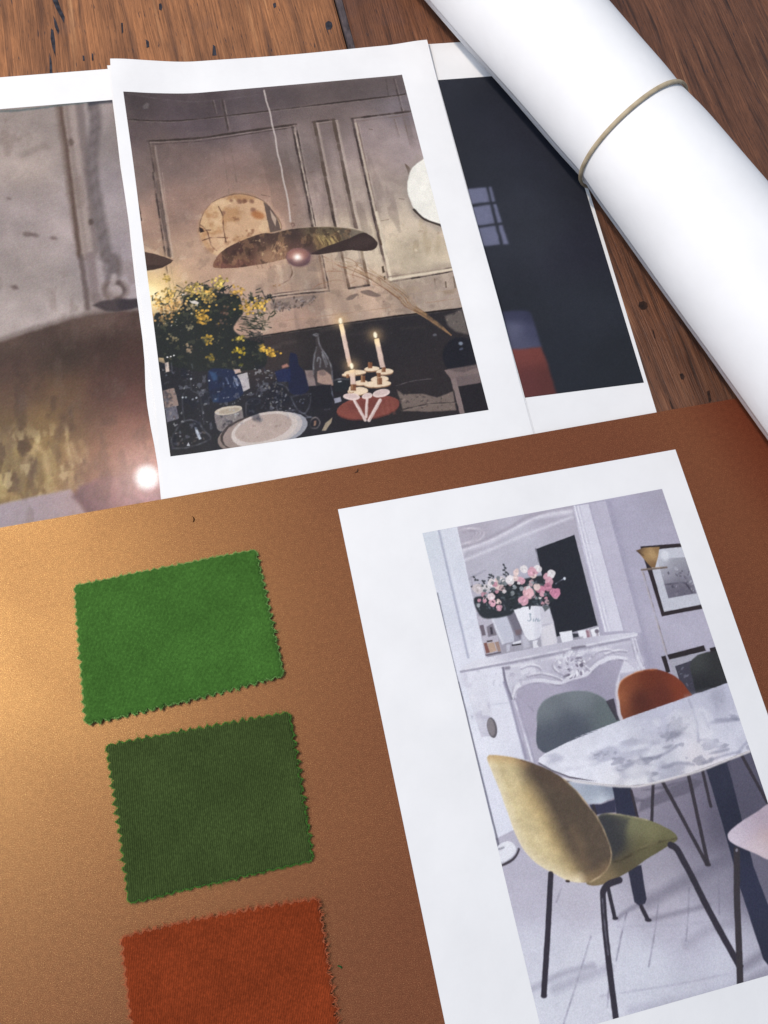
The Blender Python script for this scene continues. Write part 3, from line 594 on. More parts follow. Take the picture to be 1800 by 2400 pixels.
    c.poly(f1((535, 1665), (560, 1670), (590, 1740), (615, 1790), (590, 1800), (550, 1730)), (196, 204, 216), 0.95, 0.3); c.speckle(f1((300, 1880), (360, 1680), (500, 1590), (600, 1650), (710, 1780), (450, 1890)), 44, [(120, 120, 126), (176, 174, 172), (84, 80, 82), (110, 98, 92)], 2.4, 0.6); c.poly(f1((455, 1870), (470, 1830), (490, 1870)), (206, 206, 212), 0.9, 0.2)
    c.poly(f1((755, 1510), (800, 1470), (900, 1445), (1000, 1438), (1050, 1460), (1075, 1600), (1040, 1660), (900, 1705), (800, 1700), (765, 1600)), (126, 118, 118), 1, 0.2, True); c.speckle(f1((770, 1540), (1050, 1500), (1065, 1620), (900, 1690), (800, 1690)), 50, [(84, 76, 78), (170, 164, 160), (110, 102, 104), (60, 54, 58)], 3.0, 0.7)
    c.ell(f1((905, 1488))[0], 33, 9.5, -10, (196, 184, 168), 1, 0.2); c.ell(f1((915, 1492))[0], 26, 6, -10, (160, 146, 130), 0.8, 0.5)
    pc = f1((1290, 1690))[0]
    for dx, dy, rx, ry, col in ((-38, 14, 72, 36, (132, 118, 112)), (-30, 8, 74, 38, (64, 56, 56)), (-24, 9, 74, 37, (150, 134, 128)), (22, 2, 84, 38, (150, 150, 158)), (12, 0, 82, 38, (186, 178, 176)), (2, 0, 80, 39, (200, 188, 182)), (0, -3, 69, 30, (178, 160, 152))): c.ell((pc[0] + dx, pc[1] + dy), rx, ry, -14, col, 1, 0.25)
    c.speckle(f1((1010, 1720), (1250, 1600), (1540, 1590), (1560, 1660), (1300, 1800), (1060, 1820)), 40, [(140, 120, 112), (200, 186, 178), (124, 104, 98), (160, 142, 134)], 3.0, 0.4)
    tb = c.full_mask(f1((130, 960), (700, 1080), (1200, 1000), (1640, 1080), (1650, 1560), (1000, 1640), (300, 1900), (230, 1600)), 2) * 1.0
    c.patches(3.4, 0.17, 0.06, (104, 106, 118), 0.55, tb); c.patches(2.2, 0.24, 0.05, (176, 176, 180), 0.6, tb); c.patches(8, 0.10, 0.08, (26, 30, 44), 0.5, tb)
    # right-hand still life
    c.poly(f2((190, 440), (230, 415), (270, 440), (290, 540), (340, 600), (380, 700), (400, 800), (300, 860), (180, 800)), (28, 32, 56), 1, 0.4, True); c.poly(f2((30, 610), (120, 580), (200, 580), (200, 720), (60, 720)), (30, 38, 74), 0.9, 0.5); c.poly(f2((105, 550), (160, 525), (185, 555), (110, 578)), (186, 130, 116), 0.8, 0.6)
    c.poly(f2((355, 595), (440, 600), (480, 760), (395, 770)), (150, 132, 128), 0.85, 0.5); c.ell(f2((430, 640))[0], 10, 8, 0, (96, 82, 82), 0.5, 1)
    c.poly(f2((470, 215), (505, 215), (520, 310), (580, 420), (640, 530), (665, 760), (480, 760), (445, 600), (450, 480), (480, 370)), (62, 56, 58), 0.9, 0.3); c.poly(f2((490, 610), (560, 590), (640, 650), (665, 760), (540, 745), (490, 720)), (176, 146, 132), 0.85, 0.5); c.ell(f2((545, 625))[0], 9, 7, 0, (104, 88, 86), 0.7, 0.8)
    for q in (((450, 215), (475, 205), (505, 212), (480, 226), (450, 215)), ((500, 235), (520, 340), (590, 440), (640, 560), (662, 740)), ((480, 350), (460, 440), (448, 540), (450, 640)), ((540, 400), (580, 470), (600, 530)), ((490, 500), (500, 460), (525, 480), (520, 560)), ((545, 430), (590, 560))): c.line(f2(*q), 0.8, (160, 162, 170), 0.62, 0.35)
    c.poly(f2((400, 770), (640, 750), (665, 900), (640, 1000), (440, 1010)), (30, 30, 38), 0.95, 0.6); c.poly(f2((660, 710), (830, 690), (840, 800), (680, 830)), (32, 36, 42), 1, 0.5); c.line(f2((675, 705), (740, 690), (825, 695)), 1.0, (120, 126, 134), 0.8, 0.3); c.ell(f2((735, 718))[0], 5, 1.6, -5, (196, 200, 204), 0.8, 0.3)
    c.poly(f2((670, 900), (740, 880), (752, 930), (680, 950)), (146, 146, 160), 1, 0.3); c.line(f2((640, 770), (655, 850), (665, 900)), 0.7, (140, 150, 170), 0.8)
    for q in (((205, 880), (240, 960), (290, 1030), (360, 1055), (410, 960), (420, 880)), ((205, 885), (300, 860), (415, 850)), ((350, 1060), (380, 1090), (430, 1100)), ((280, 1130), (350, 1110), (420, 1095)), ((165, 1055), (178, 1110)), ((60, 740), (130, 760), (180, 810)), ((570, 1020), (625, 1010))): c.line(f2(*q), 0.8, (140, 144, 158), 0.5, 0.4)
    c.speckle(f2((0, 700), (160, 780), (160, 1000), (0, 1050)), 34, [(150, 152, 158), (96, 100, 112), (120, 112, 100)], 2.2, 0.6); c.speckle(f2((200, 860), (420, 850), (400, 1050), (280, 1050)), 18, [(130, 132, 144), (84, 90, 110)], 2.0, 0.55)
    c.line(f2((410, 1180), (430, 1120), (480, 1100), (520, 1150), (490, 1210), (430, 1215), (410, 1180)), 0.8, (130, 122, 120), 0.8); c.poly(f2((455, 1140), (480, 1130), (470, 1190), (450, 1190)), (186, 140, 112), 0.7, 0.4); c.poly(f2((540, 1240), (580, 1160), (655, 1100), (640, 1160), (580, 1240)), (166, 150, 128), 0.9, 0.3)
    c.ell(f2((1040, 1005))[0], 74, 26, -8, (92, 50, 46), 1, 0.3); c.ell(f2((1040, 990))[0], 74, 26, -8, (124, 68, 60), 1, 0.3); c.ell(f2((1020, 960))[0], 44, 12, -8, (104, 54, 50), 0.5, 1.2)
    for x in (1180, 1240, 1300, 930): c.line(f2((x, 930), (x + 20, 1060)), 1.2, (140, 84, 74), 0.4, 0.6)
    cream = (226, 205, 178)
    for x, y, rx, ry in ((900, 620, 26, 6), (830, 640, 16, 4), (1080, 582, 18, 5.5), (1220, 612, 20, 7), (965, 730, 16, 6), (1165, 690, 21, 7), (1140, 742, 32, 7.5), (930, 818, 24, 9), (860, 800, 6, 8)): c.ell(f2((x, y + 12))[0], rx, ry, -3, (150, 112, 84), 0.9, 0.3); c.ell(f2((x, y))[0], rx, ry, -3, cream, 1, 0.25)
    for x, y, w_, h_ in ((1062, 545, 46, 62), (1208, 590, 44, 56), (985, 690, 50, 70), (1155, 650, 44, 50), (1165, 715, 52, 70), (880, 780, 60, 70), (820, 660, 30, 40)): c.poly(f2((x - w_ / 2, y - h_ / 2), (x + w_ / 2, y - h_ / 2), (x + w_ / 2, y + h_ / 2), (x - w_ / 2, y + h_ / 2)), (120, 76, 52), 0.95, 0.2); c.line(f2((x - w_ / 4, y - h_ / 2), (x - w_ / 4, y + h_ / 2)), 0.7, (206, 170, 130), 0.7)
    def candle(a_, b_, w_, n=8):
        cf = c.field([(f2(a_)[0], (255, 232, 190)), (f2(((a_[0] + b_[0]) / 2, (a_[1] + b_[1]) / 2))[0], (216, 190, 176)), (f2(b_)[0], (206, 180, 168))], 4)
        q = f2((a_[0] - w_ / 2, a_[1] + 6), (a_[0] + w_ / 2, a_[1] - 4), (b_[0] + w_ / 2, b_[1]), (b_[0] - w_ / 2, b_[1] + 4)); c.poly(q, cf, 1, 0.15); c.line([q[1], q[2]], 0.6, (150, 122, 112), 0.6)
    candle((748, 100), (845, 555), 46); candle((1132, 260), (1198, 565), 54); candle((868, 590), (878, 745), 54)
    for q in ((742, 68), (1118, 222), (862, 552)): c.glow(f2(q)[0], 4.6, (255, 206, 140), 0.45); c.ell(f2((q[0], q[1]))[0], 4.2, 7, -8, (255, 244, 214), 1, 0.6)
    sp = (222, 202, 196)
    for a_, b_, w_ in (((890, 915), (1008, 1128), 1.7), ((1030, 900), (1018, 1095), 1.5), ((1170, 915), (1048, 1130), 1.9)): c.line(f2(a_, b_), w_, sp, 1, 0.1, False); c.line(f2((a_[0] + 9, a_[1]), (b_[0] + 9, b_[1])), 0.5, (150, 124, 120), 0.6, 0.1, False)
    for x, y, rx, ry, an in ((860, 880, 20, 8, 3), (1030, 872, 12.5, 7, -14), (1182, 842, 20.5, 9, -12)): c.ell(f2((x, y))[0], rx, ry, an, sp, 1, 0.2); c.ell(f2((x, y - 6))[0], rx * 0.8, ry * 0.62, an, (196, 174, 170), 0.7, 0.5)
    c.mottle(4.5, 0.04, 3); c.finish(0.22, 2.4, 0.12, 12, 0.022); c.k = 0.88
    return c

# ------------------------------------------------------------------ picture on the front sheet: dining table with velvet chairs
SD_o = P(792, 1194, 2.6); _dtr = P(1580, 1054, 2.6); _d = _dtr - SD_o
SD = Sheet(SD_o, math.atan2(_d[1], _d[0]), 2.6)
_q = SD.px_local([(991, 1248), (1554, 1147), (1448, 2385), (1263, 2400), (1799, 1889)])
DU0 = (_q[0, 0] + _q[3, 0]) / 2; DU1 = (_q[1, 0] + _q[4, 0]) / 2; DV1 = (_q[0, 1] + _q[1, 1]) / 2; DV0 = _q[2, 1]
def paint_chairs():
    c = Print(DU1 - DU0, DV1 - DV0, 0.36, lambda p: SD.px_local(p) - [DU0, DV0], 5)
    rng = c.rng
    c.im[:] = (172, 168, 184)
    W = (214, 214, 226)
    # wall on the right, pilaster strips
    c.poly(d2((385, 405), (980, 290), (1500, 1800), (700, 1700), (500, 1200)), c.field([(d2((700, 420))[0], (166, 162, 180)), (d2((950, 340))[0], (160, 156, 172)), (d2((850, 900))[0], (170, 166, 184)), (d2((1000, 1250))[0], (174, 170, 186)), (d2((900, 1400))[0], (164, 160, 178)), (d2((1300, 1300))[0], (172, 168, 184))], 12), 1, 0.3)
    c.poly(d2((605, 372), (640, 366), (860, 1220), (930, 1480), (880, 1490), (830, 1230)), (150, 146, 166), 0.6, 2.5)
    c.poly(d2((495, 390), (605, 372), (840, 1225), (725, 1215)), (180, 176, 192), 1, 0.3); c.line(d2((497, 390), (722, 1210)), 0.9, (148, 144, 162), 0.8, 0.6)
    c.poly(d2((385, 408), (495, 390), (722, 1212), (600, 1220)), (204, 202, 216), 1, 0.3)
    for o_, w_, col in ((8, 1.0, (176, 172, 190)), (22, 0.8, (232, 231, 240)), (40, 0.7, (180, 177, 194)), (56, 0.6, (226, 225, 235)), (74, 0.6, (186, 183, 199))): c.line(d2((392 + o_ * 0.6, 406), (590 + o_ * 0.7, 1215)), w_, col, 0.85, 0.3)
    # mirror
    c.poly(d1((775, 525), (1505, 392), (1670, 1140), (1668, 1200), (960, 1345)), c.field([(d1((900, 560))[0], (168, 162, 174)), (d1((1350, 440))[0], (170, 165, 178)), (d1((1000, 700))[0], (178, 175, 188)), (d1((1200, 650))[0], (184, 182, 194)), (d1((1000, 800))[0], (176, 174, 186)), (d1((1250, 760))[0], (166, 164, 178)), (d1((950, 1200))[0], (150, 146, 158)), (d1((1300, 1200))[0], (160, 158, 170))], 10), 1, 0.3)
    c.poly(d1((800, 735), (830, 680), (1000, 625), (1120, 560), (1260, 480), (1500, 440), (1505, 400), (1340, 425), (1150, 520), (980, 600), (805, 660)), (200, 197, 208), 0.85, 1.2, False); c.line(d1((805, 650), (960, 600), (1120, 520), (1240, 452), (1500, 398)), 1.6, (150, 143, 156), 0.6, 0.8); c.line(d1((805, 672), (970, 615), (1140, 530), (1300, 455), (1500, 425)), 1.0, (214, 211, 220), 0.8, 0.5); c.line(d1((815, 735), (1000, 660), (1200, 575), (1500, 460)), 1.4, (206, 204, 214), 0.8, 0.8)
    for r_ in (0, 22, 44): c.line(d1((795 + r_ * 0.4, 545 - r_ * 0.2), (860 + r_, 530), (905 + r_, 555), (880 + r_, 600), (810 + r_, 630)), 0.9, (206, 200, 208), 0.6, 0.4); c.line(d1((800 + r_ * 0.4, 560), (860 + r_, 545), (890 + r_, 560), (860 + r_, 600)), 0.8, (146, 138, 150), 0.5, 0.4)
    c.line(d1((850, 850), (955, 795)), 1.0, (136, 134, 148), 0.8, 0.3); c.line(d1((868, 835), (880, 930)), 0.6, (140, 138, 150), 0.7)
    c.poly(d1((1275, 660), (1515, 571), (1660, 1140), (1395, 1212)), (38, 40, 48), 1, 0.25); c.line(d1((1272, 660), (1290, 740)), 0.9, (96, 96, 106), 0.8)
    # left pilaster
    c.poly(d1((540, 562), (778, 522), (968, 1390), (1000, 1600), (1130, 1900), (760, 1900)), c.field([(d1((600, 600))[0], (200, 206, 216)), (d1((740, 600))[0], (206, 208, 220)), (d1((800, 1000))[0], (204, 206, 220)), (d1((700, 1000))[0], (208, 212, 224)), (d1((850, 1350))[0], (212, 213, 226)), (d1((900, 1560))[0], (216, 217, 230)), (d3((700, 500))[0], (222, 223, 236)), (d3((600, 200))[0], (214, 216, 230))], 10), 1, 0.3)
    c.poly(d3((380, 0), (800, 0), (830, 140), (925, 500), (1020, 560), (900, 900), (835, 958), (742, 1006), (690, 1000)), c.field([(d3((600, 100))[0], (216, 218, 231)), (d3((700, 420))[0], (224, 225, 237)), (d3((760, 800))[0], (218, 219, 233)), (d3((860, 400))[0], (212, 212, 226))], 9), 1, 0.3)
    c.line(d1((665, 545), (760, 960), (850, 1340)), 1.1, (158, 160, 178), 0.8, 0.4); c.line(d1((690, 545), (785, 960), (872, 1335)), 0.8, (226, 228, 238), 0.6, 0.4); c.line(d1((776, 525), (868, 940), (962, 1340)), 0.7, (224, 225, 236), 0.7, 0.3)
    c.speckle(d1((800, 960), (880, 940), (950, 1300), (860, 1330)), 60, [(182, 182, 200), (226, 227, 238)], 2.4, 0.45, 3)
    # shelves seen in the mirror, vases
    c.poly(d1((905, 1085), (1000, 1075), (1060, 1310), (955, 1330)), (176, 172, 184), 1, 0.3)
    for q, col in ((((920, 1140), (945, 1135), (960, 1200), (935, 1205)), (96, 86, 96)), (((965, 1150), (1010, 1120), (1030, 1200), (975, 1212)), (110, 104, 114)), (((985, 1150), (1000, 1150), (1005, 1195), (990, 1198)), (56, 52, 62)), (((945, 1250), (965, 1246), (985, 1310), (962, 1316)), (112, 70, 62)), (((970, 1252), (1010, 1244), (1028, 1300), (985, 1310)), (176, 148, 128)), (((1015, 1245), (1040, 1240), (1055, 1300), (1035, 1305)), (146, 120, 110)), (((955, 1322), (1055, 1302), (1057, 1312), (960, 1332)), (90, 82, 92)), (((965, 1236), (1000, 1230), (1002, 1240), (967, 1246)), (64, 50, 52))): c.poly(d1(*q), col, 0.9, 0.25)
    c.poly(f4((345, 785), (520, 765), (640, 760), (700, 960), (690, 1090), (480, 1130), (440, 1080), (400, 950)), (142, 140, 154), 0.9, 0.4); c.poly(f4((345, 785), (515, 765), (600, 1000), (610, 1090), (480, 1120), (400, 950)), (186, 187, 200), 1, 0.3); c.line(f4((350, 790), (405, 950), (480, 1115)), 1.2, (212, 213, 224), 0.8, 0.5); c.poly(f4((520, 770), (640, 760), (700, 960), (680, 1060), (620, 1000)), (96, 92, 104), 0.7, 1.0); c.poly(f4((520, 1130), (560, 1120), (560, 1200), (525, 1210)), (186, 186, 198), 0.9, 0.4); c.poly(f4((620, 960), (690, 950), (690, 1010), (630, 1020)), (112, 92, 98), 0.7, 0.6)
    c.poly(f4((580, 1125), (690, 1110), (690, 1130), (585, 1142)), (38, 34, 40), 1, 0.2); c.poly(f4((590, 1105), (690, 1075), (690, 1108), (600, 1124)), (220, 220, 230), 0.9, 0.3)
    c.poly(f4((690, 1020), (760, 1000), (790, 1150), (720, 1180)), (196, 195, 207), 0.7, 0.8)
    # flowers
    c.poly(f4((150, 600), (300, 560), (500, 440), (700, 380), (950, 340), (1040, 450), (1060, 600), (960, 680), (780, 690), (640, 720), (560, 790), (320, 830), (210, 780)), (44, 48, 54), 1, 0.6, True)
    for i in range(150):
        x, y = 200 + 820 * rng.random(), 400 + 330 * rng.random(); c.ell(f4((x, y))[0], 4.2, 2.2, rng.random() * 180, [(38, 42, 46), (64, 72, 80), (52, 60, 62), (84, 92, 100), (30, 34, 38)][i % 5], 0.8, 0.3)
    for x, y in ((490, 215), (510, 250), (490, 275), (520, 300), (495, 325), (540, 320), (520, 345), (150, 355), (165, 385), (190, 390), (330, 330), (350, 335), (370, 350), (325, 360), (360, 380), (320, 395), (250, 400), (130, 465), (265, 425)): c.ell(f4((x, y))[0], 3.4, 2.2, rng.random() * 90, (58, 60, 66), 0.95, 0.2)
    c.line(f4((495, 210), (505, 280), (520, 350)), 0.5, (70, 74, 78), 0.9); c.line(f4((330, 410), (350, 330)), 0.5, (70, 74, 78), 0.9)
    def rose(x, y, r, col):
        cx, cy = f4((x, y))[0]; r *= 0.205
        for q in range(6):
            an = rng.random() * 6.28; c.ell((cx + r * 0.35 * math.cos(an), cy + r * 0.35 * math.sin(an)), r * 0.75, r * 0.6, rng.random() * 180, tuple(np.clip(np.array(col) * (0.9 + 0.14 * rng.random()), 0, 255)), 0.95, 0.3)
        for q in range(4):
            an = rng.random() * 6.28; c.ell((cx + r * 0.3 * math.cos(an), cy + r * 0.3 * math.sin(an)), r * 0.32, r * 0.22, rng.random() * 180, tuple(np.clip(np.array(col) * (0.76 + 0.4 * (q % 2)), 0, 250)), 0.6, 0.4)
    pk, wh, dp, cr = (206, 158, 172), (228, 220, 222), (190, 128, 150), (222, 196, 192)
    for x, y, r, col in ((720, 265, 46, wh), (640, 300, 40, cr), (820, 300, 60, pk), (880, 260, 44, wh), (690, 385, 52, pk), (560, 390, 55, wh), (620, 370, 36, cr), (440, 430, 70, cr), (360, 430, 50, wh), (290, 480, 45, (206, 200, 202)), (190, 490, 60, (196, 186, 188)), (270, 560, 40, (176, 134, 146)), (345, 580, 44, (226, 204, 208)), (360, 650, 44, pk), (430, 640, 34, cr), (440, 705, 36, pk), (775, 540, 66, (222, 174, 180)), (715, 620, 58, pk), (870, 470, 42, cr), (910, 500, 50, dp), (930, 545, 34, pk), (985, 350, 44, pk), (1035, 320, 48, wh), (1015, 400, 50, pk), (1000, 470, 50, dp), (1080, 530, 56, (198, 130, 156)), (1090, 570, 36, pk), (1040, 520, 38, dp), (830, 330, 40, cr), (470, 480, 34, (176, 150, 152))): rose(x, y, r, col)
    for i in range(46):
        t = rng.random(); x = 170 + 900 * t; y = 640 - 300 * math.sin(math.pi * (0.15 + 0.75 * t)) + 210 * rng.random()
        rose(x, y, 16 + 16 * rng.random(), [(176, 150, 156), (214, 204, 206), (190, 140, 154), (120, 126, 130), (96, 104, 110), (150, 154, 160)][i % 6])
    for i in range(60):
        x, y = 170 + 880 * rng.random(), 430 + 300 * rng.random(); c.ell(f4((x, y))[0], 3.6, 1.6, rng.random() * 180, [(30, 34, 38), (44, 52, 54), (90, 98, 104)][i % 3], 0.75, 0.2)
    for x, y, r, col in ((775, 540, 60, (222, 174, 180)), (715, 620, 52, pk), (1080, 540, 50, (198, 130, 156)), (870, 470, 38, cr), (560, 390, 50, wh), (345, 580, 40, (226, 204, 208)), (1035, 320, 44, wh), (820, 300, 50, pk)): rose(x, y, r, col)
    c.line(f4((1085, 430), (1180, 370)), 0.6, (150, 156, 170), 0.9); c.ell(f4((1186, 372))[0], 3, 3.4, 0, (206, 212, 224), 1, 0.2)
    # white vases and beakers
    c.poly(f4((905, 690), (1010, 690), (1060, 860), (1100, 1080), (1110, 1150), (1040, 1180), (930, 1170), (890, 900)), (200, 198, 208), 1, 0.4); c.poly(f4((920, 930), (1050, 890), (1100, 1080), (1080, 1160), (940, 1170)), (210, 206, 214), 0.9, 0.8); c.line(f4((920, 905), (980, 900), (1055, 870)), 0.8, (168, 165, 178), 0.8, 0.3)
    c.poly(f4((605, 730), (680, 715), (700, 700), (770, 690), (790, 720), (800, 685), (860, 685), (900, 690), (915, 850), (930, 940), (900, 1040), (850, 1070), (780, 1080), (730, 1020), (670, 880)), (226, 226, 234), 1, 0.25); c.poly(f4((830, 690), (905, 690), (920, 850), (930, 940), (900, 1040), (850, 1070)), (200, 199, 212), 0.7, 1.4)
    c.poly(f4((820, 1085), (880, 1075), (870, 1120), (930, 1200), (930, 1225), (790, 1235), (830, 1190)), (222, 222, 230), 1, 0.3); c.poly(f4((775, 690), (800, 685), (795, 725), (778, 725)), (44, 48, 54), 0.9, 0.2); c.poly(f4((930, 690), (990, 680), (1030, 700), (1000, 720), (960, 750)), (74, 80, 84), 0.85, 0.4)
    for q in (((785, 775), (800, 780), (790, 800), (802, 835), (780, 858), (765, 848)), ((830, 835), (828, 858)), ((850, 858), (865, 828), (878, 858)), ((888, 832), (885, 856), (905, 850))): c.line(f4(*q), 0.55, (110, 126, 138), 0.8)
    for q in (((1125, 985), (1270, 965), (1285, 1130), (1260, 1155), (1175, 1160)), ((1335, 975), (1470, 945), (1490, 1080), (1450, 1105), (1390, 1105)), ((1480, 955), (1575, 925), (1590, 1050), (1520, 1080))): c.poly(f4(*q), (228, 228, 236), 1, 0.25)
    c.poly(f4((1425, 965), (1470, 955), (1490, 1080), (1450, 1090)), (150, 116, 126), 0.8, 0.6); c.line(f4((1440, 965), (1455, 1060)), 0.9, (90, 52, 66), 0.8, 0.3); c.ell(f4((1555, 975))[0], 5, 5.5, 0, (104, 96, 108), 0.9, 0.4); c.ell(f4((1562, 1020))[0], 3, 5, 0, (150, 140, 150), 0.8, 0.4); c.poly(f4((1275, 1000), (1340, 1000), (1350, 1040), (1285, 1050)), (40, 42, 50), 0.9, 0.3); c.poly(f4((1285, 1050), (1400, 1030), (1400, 1100), (1290, 1130)), (150, 148, 158), 0.8, 0.5)
    # mantelpiece
    c.poly(d2((-330, 1455), (-230, 1400), (0, 1350), (60, 1340), (520, 1250), (790, 1222), (815, 1228), (800, 1262), (0, 1428), (-300, 1480)), c.field([(d2((-200, 1420))[0], (212, 211, 222)), (d2((0, 1380))[0], (190, 187, 200)), (d2((400, 1300))[0], (186, 183, 196)), (d2((750, 1245))[0], (202, 200, 213))], 10), 1, 0.3)
    c.poly(d2((-330, 1480), (0, 1428), (800, 1262), (870, 1480), (1000, 1800), (-200, 1900)), c.field([(d2((0, 1500))[0], (196, 194, 206)), (d2((250, 1430))[0], (190, 187, 200)), (d2((700, 1320))[0], (192, 189, 202)), (d2((600, 1600))[0], (160, 155, 172)), (d2((200, 1700))[0], (166, 161, 178)), (d2((-200, 1500))[0], (218, 218, 230))], 10), 1, 0.3)
    for q, w_, col in ((((-330, 1478), (0, 1418), (400, 1338), (800, 1258)), 1.2, (142, 138, 154)), (((-300, 1462), (0, 1402), (400, 1322), (810, 1240)), 0.8, (224, 223, 232)), (((0, 1445), (400, 1362), (800, 1280)), 1.0, (214, 212, 222))): c.line(d2(*q), w_, col, 0.8, 0.3, False)
    c.line(d2((390, 1325), (470, 1312)), 1.2, (96, 90, 104), 0.7, 0.3); c.line(d2((-60, 1460), (-20, 1452)), 1.6, (104, 98, 112), 0.7, 0.5)
    op = d2((-20, 1900), (10, 1640), (30, 1585), (100, 1545), (200, 1535), (300, 1552), (390, 1520), (480, 1495), (560, 1425), (650, 1388), (735, 1392), (700, 1480), (690, 1600), (760, 1900))
    c.poly(op, c.field([(d2((100, 1620))[0], (166, 160, 178)), (d2((500, 1560))[0], (152, 147, 166)), (d2((650, 1450))[0], (162, 157, 174)), (d2((300, 1700))[0], (170, 165, 182))], 10), 1, 0.4)
    c.line(op[1:11], 2.4, (216, 214, 225), 0.9, 0.4); c.line([(x + 2, y + 5) for x, y in op[1:11]], 0.8, (128, 122, 140), 0.8, 0.3); c.line([(x - 4, y - 7) for x, y in op[1:11]], 0.8, (160, 156, 172), 0.7, 0.4)
    c.poly(d2((725, 1400), (810, 1470), (700, 1490), (690, 1640), (670, 1560)), (206, 204, 216), 0.9, 0.6)
    oc = d2((388, 1432))[0]; c.ell(oc, 32, 33, 0, (190, 187, 200), 1, 0.8)
    for i in range(60):
        an = rng.random() * 6.28; r_ = 32 * math.sqrt(rng.random()); c.ell((oc[0] + r_ * math.cos(an), oc[1] + r_ * math.sin(an)), 5, 2.6, math.degrees(an) + 40, [(236, 235, 242), (132, 126, 142), (214, 212, 222), (104, 98, 114)][i % 4], 0.85, 0.3)
    for r_ in (18, 26): c.line([(oc[0] - r_ + r_ * 0.3 * math.sin(t), oc[1] - 24 + 10 * t) for t in (0, 1, 2, 3, 4, 5)], 1.0, (222, 221, 231), 0.8, 0.3)
    c.poly(d2((765, 1262), (800, 1255), (830, 1380), (862, 1462), (815, 1470), (800, 1400)), (204, 202, 214), 1, 0.4)
    for q in (((770, 1270), (800, 1390), (835, 1465)), ((790, 1262), (812, 1345), (850, 1440))): c.line(d2(*q), 0.8, (146, 141, 157), 0.8, 0.3)
    fz = c.full_mask(d2((-330, 1480), (0, 1428), (800, 1262), (870, 1480), (735, 1392), (560, 1425), (390, 1520), (200, 1535), (30, 1585), (-60, 1800), (-280, 1800)), 1.5)
    c.patches(9, 0.06, 0.10, (172, 168, 184), 0.4, fz); c.patches(5, 0.12, 0.08, (224, 223, 233), 0.5, fz); c.patches(4, 0.20, 0.06, (146, 141, 157), 0.35, fz)
    for q in (((60, 1460), (110, 1440), (170, 1450), (190, 1485), (150, 1500)), ((520, 1380), (560, 1350), (620, 1340), (660, 1355)), ((500, 1400), (470, 1440), (500, 1470)), ((290, 1400), (265, 1440), (290, 1480), (330, 1500)), ((100, 1510), (180, 1495), (260, 1510), (320, 1535)), ((600, 1370), (680, 1345), (740, 1350))): c.line(d2(*q), 1.1, (150, 145, 161), 0.7, 0.3); c.line([(x + 1.5, y - 3) for x, y in d2(*q)], 0.9, (232, 231, 239), 0.8, 0.3)
    # left leg of the mantelpiece
    c.poly(d1((955, 1430), (1075, 1405), (1120, 1600), (1190, 1860), (1020, 1860)), (218, 218, 231), 1, 0.8); c.line(d1((1068, 1408), (1085, 1500), (1120, 1600)), 1.3, (112, 108, 124), 0.9, 0.3); c.line(d3((780, 0), (820, 120), (870, 310), (918, 490)), 1.5, (140, 136, 156), 0.85, 0.5); c.line(d3((845, 120), (905, 320), (960, 510)), 1.0, (226, 226, 237), 0.8, 0.4); c.line(d3((860, 110), (925, 320), (975, 510)), 0.7, (150, 146, 166), 0.8, 0.3)
    c.speckle(d1((975, 1440), (1060, 1425), (1080, 1520), (1040, 1560), (1000, 1520)), 26, [(168, 166, 182), (232, 232, 240)], 2.4, 0.6); c.line(d3((690, 145), (800, 130)), 0.6, (186, 186, 202), 0.7, 0.3)
    c.line(d3((850, 95), (850, 20), (870, 0), (900, -10)), 0.9, (214, 212, 224), 0.7, 0.3); c.line(d3((865, 80), (970, 185)), 0.6, (130, 124, 142), 0.7, 0.3)
    c.ell(d3((700, 292))[0], 11.5, 24.5, -10, (96, 92, 98), 1, 0.3); c.ell(d3((694, 288))[0], 8.5, 21, -10, (134, 128, 132), 0.9, 0.5)
    # picture frame, floor lamp
    c.poly(d2((830, 666), (1200, 637), (1335, 1050), (970, 1120)), (46, 39, 43), 1, 0.2); c.poly(d2((872, 692), (1150, 664), (1280, 1032), (985, 1090)), (188, 189, 199), 1, 0.2)
    c.poly(d2((940, 750), (1125, 735), (1195, 970), (1012, 1002)), c.field([(d2((960, 760))[0], (186, 188, 196)), (d2((1080, 770))[0], (152, 152, 162)), (d2((1000, 850))[0], (150, 148, 160)), (d2((1100, 840))[0], (128, 126, 138)), (d2((1100, 950))[0], (96, 92, 106)), (d2((1030, 960))[0], (104, 100, 114))], 6), 1, 0.3)
    c.speckle(d2((975, 840), (1140, 780), (1195, 960), (1015, 1000)), 46, [(84, 80, 94), (184, 184, 194), (60, 56, 68), (140, 138, 150)], 3.0, 0.6); c.line(d2((985, 915), (1060, 905), (1120, 905), (1165, 965)), 1.0, (58, 54, 66), 0.8)
    c.ell(d2((990, 725))[0], 9, 13, -15, (214, 216, 224), 0.7, 1)
    cone = c.field([(d2((820, 690))[0], (96, 74, 56)), (d2((870, 720))[0], (150, 120, 82)), (d2((905, 720))[0], (184, 154, 112)), (d2((945, 690))[0], (132, 104, 72)), (d2((915, 790))[0], (120, 92, 64))], 3)
    c.poly(d2((805, 692), (850, 675), (955, 668), (948, 720), (927, 802), (903, 804)), cone, 1, 0.15); c.line(d2((808, 695), (850, 725)), 0.7, (70, 52, 42), 0.8); c.line(d2((840, 818), (1000, 802)), 1.1, (104, 90, 84), 0.95); c.line(d2((845, 812), (1000, 797)), 0.5, (190, 172, 150), 0.7)
    c.line(d2((842, 820), (940, 1160), (1035, 1482)), 0.9, (176, 166, 164), 0.9); c.line(d2((848, 820), (946, 1160), (1041, 1482)), 0.5, (116, 108, 114), 0.8)
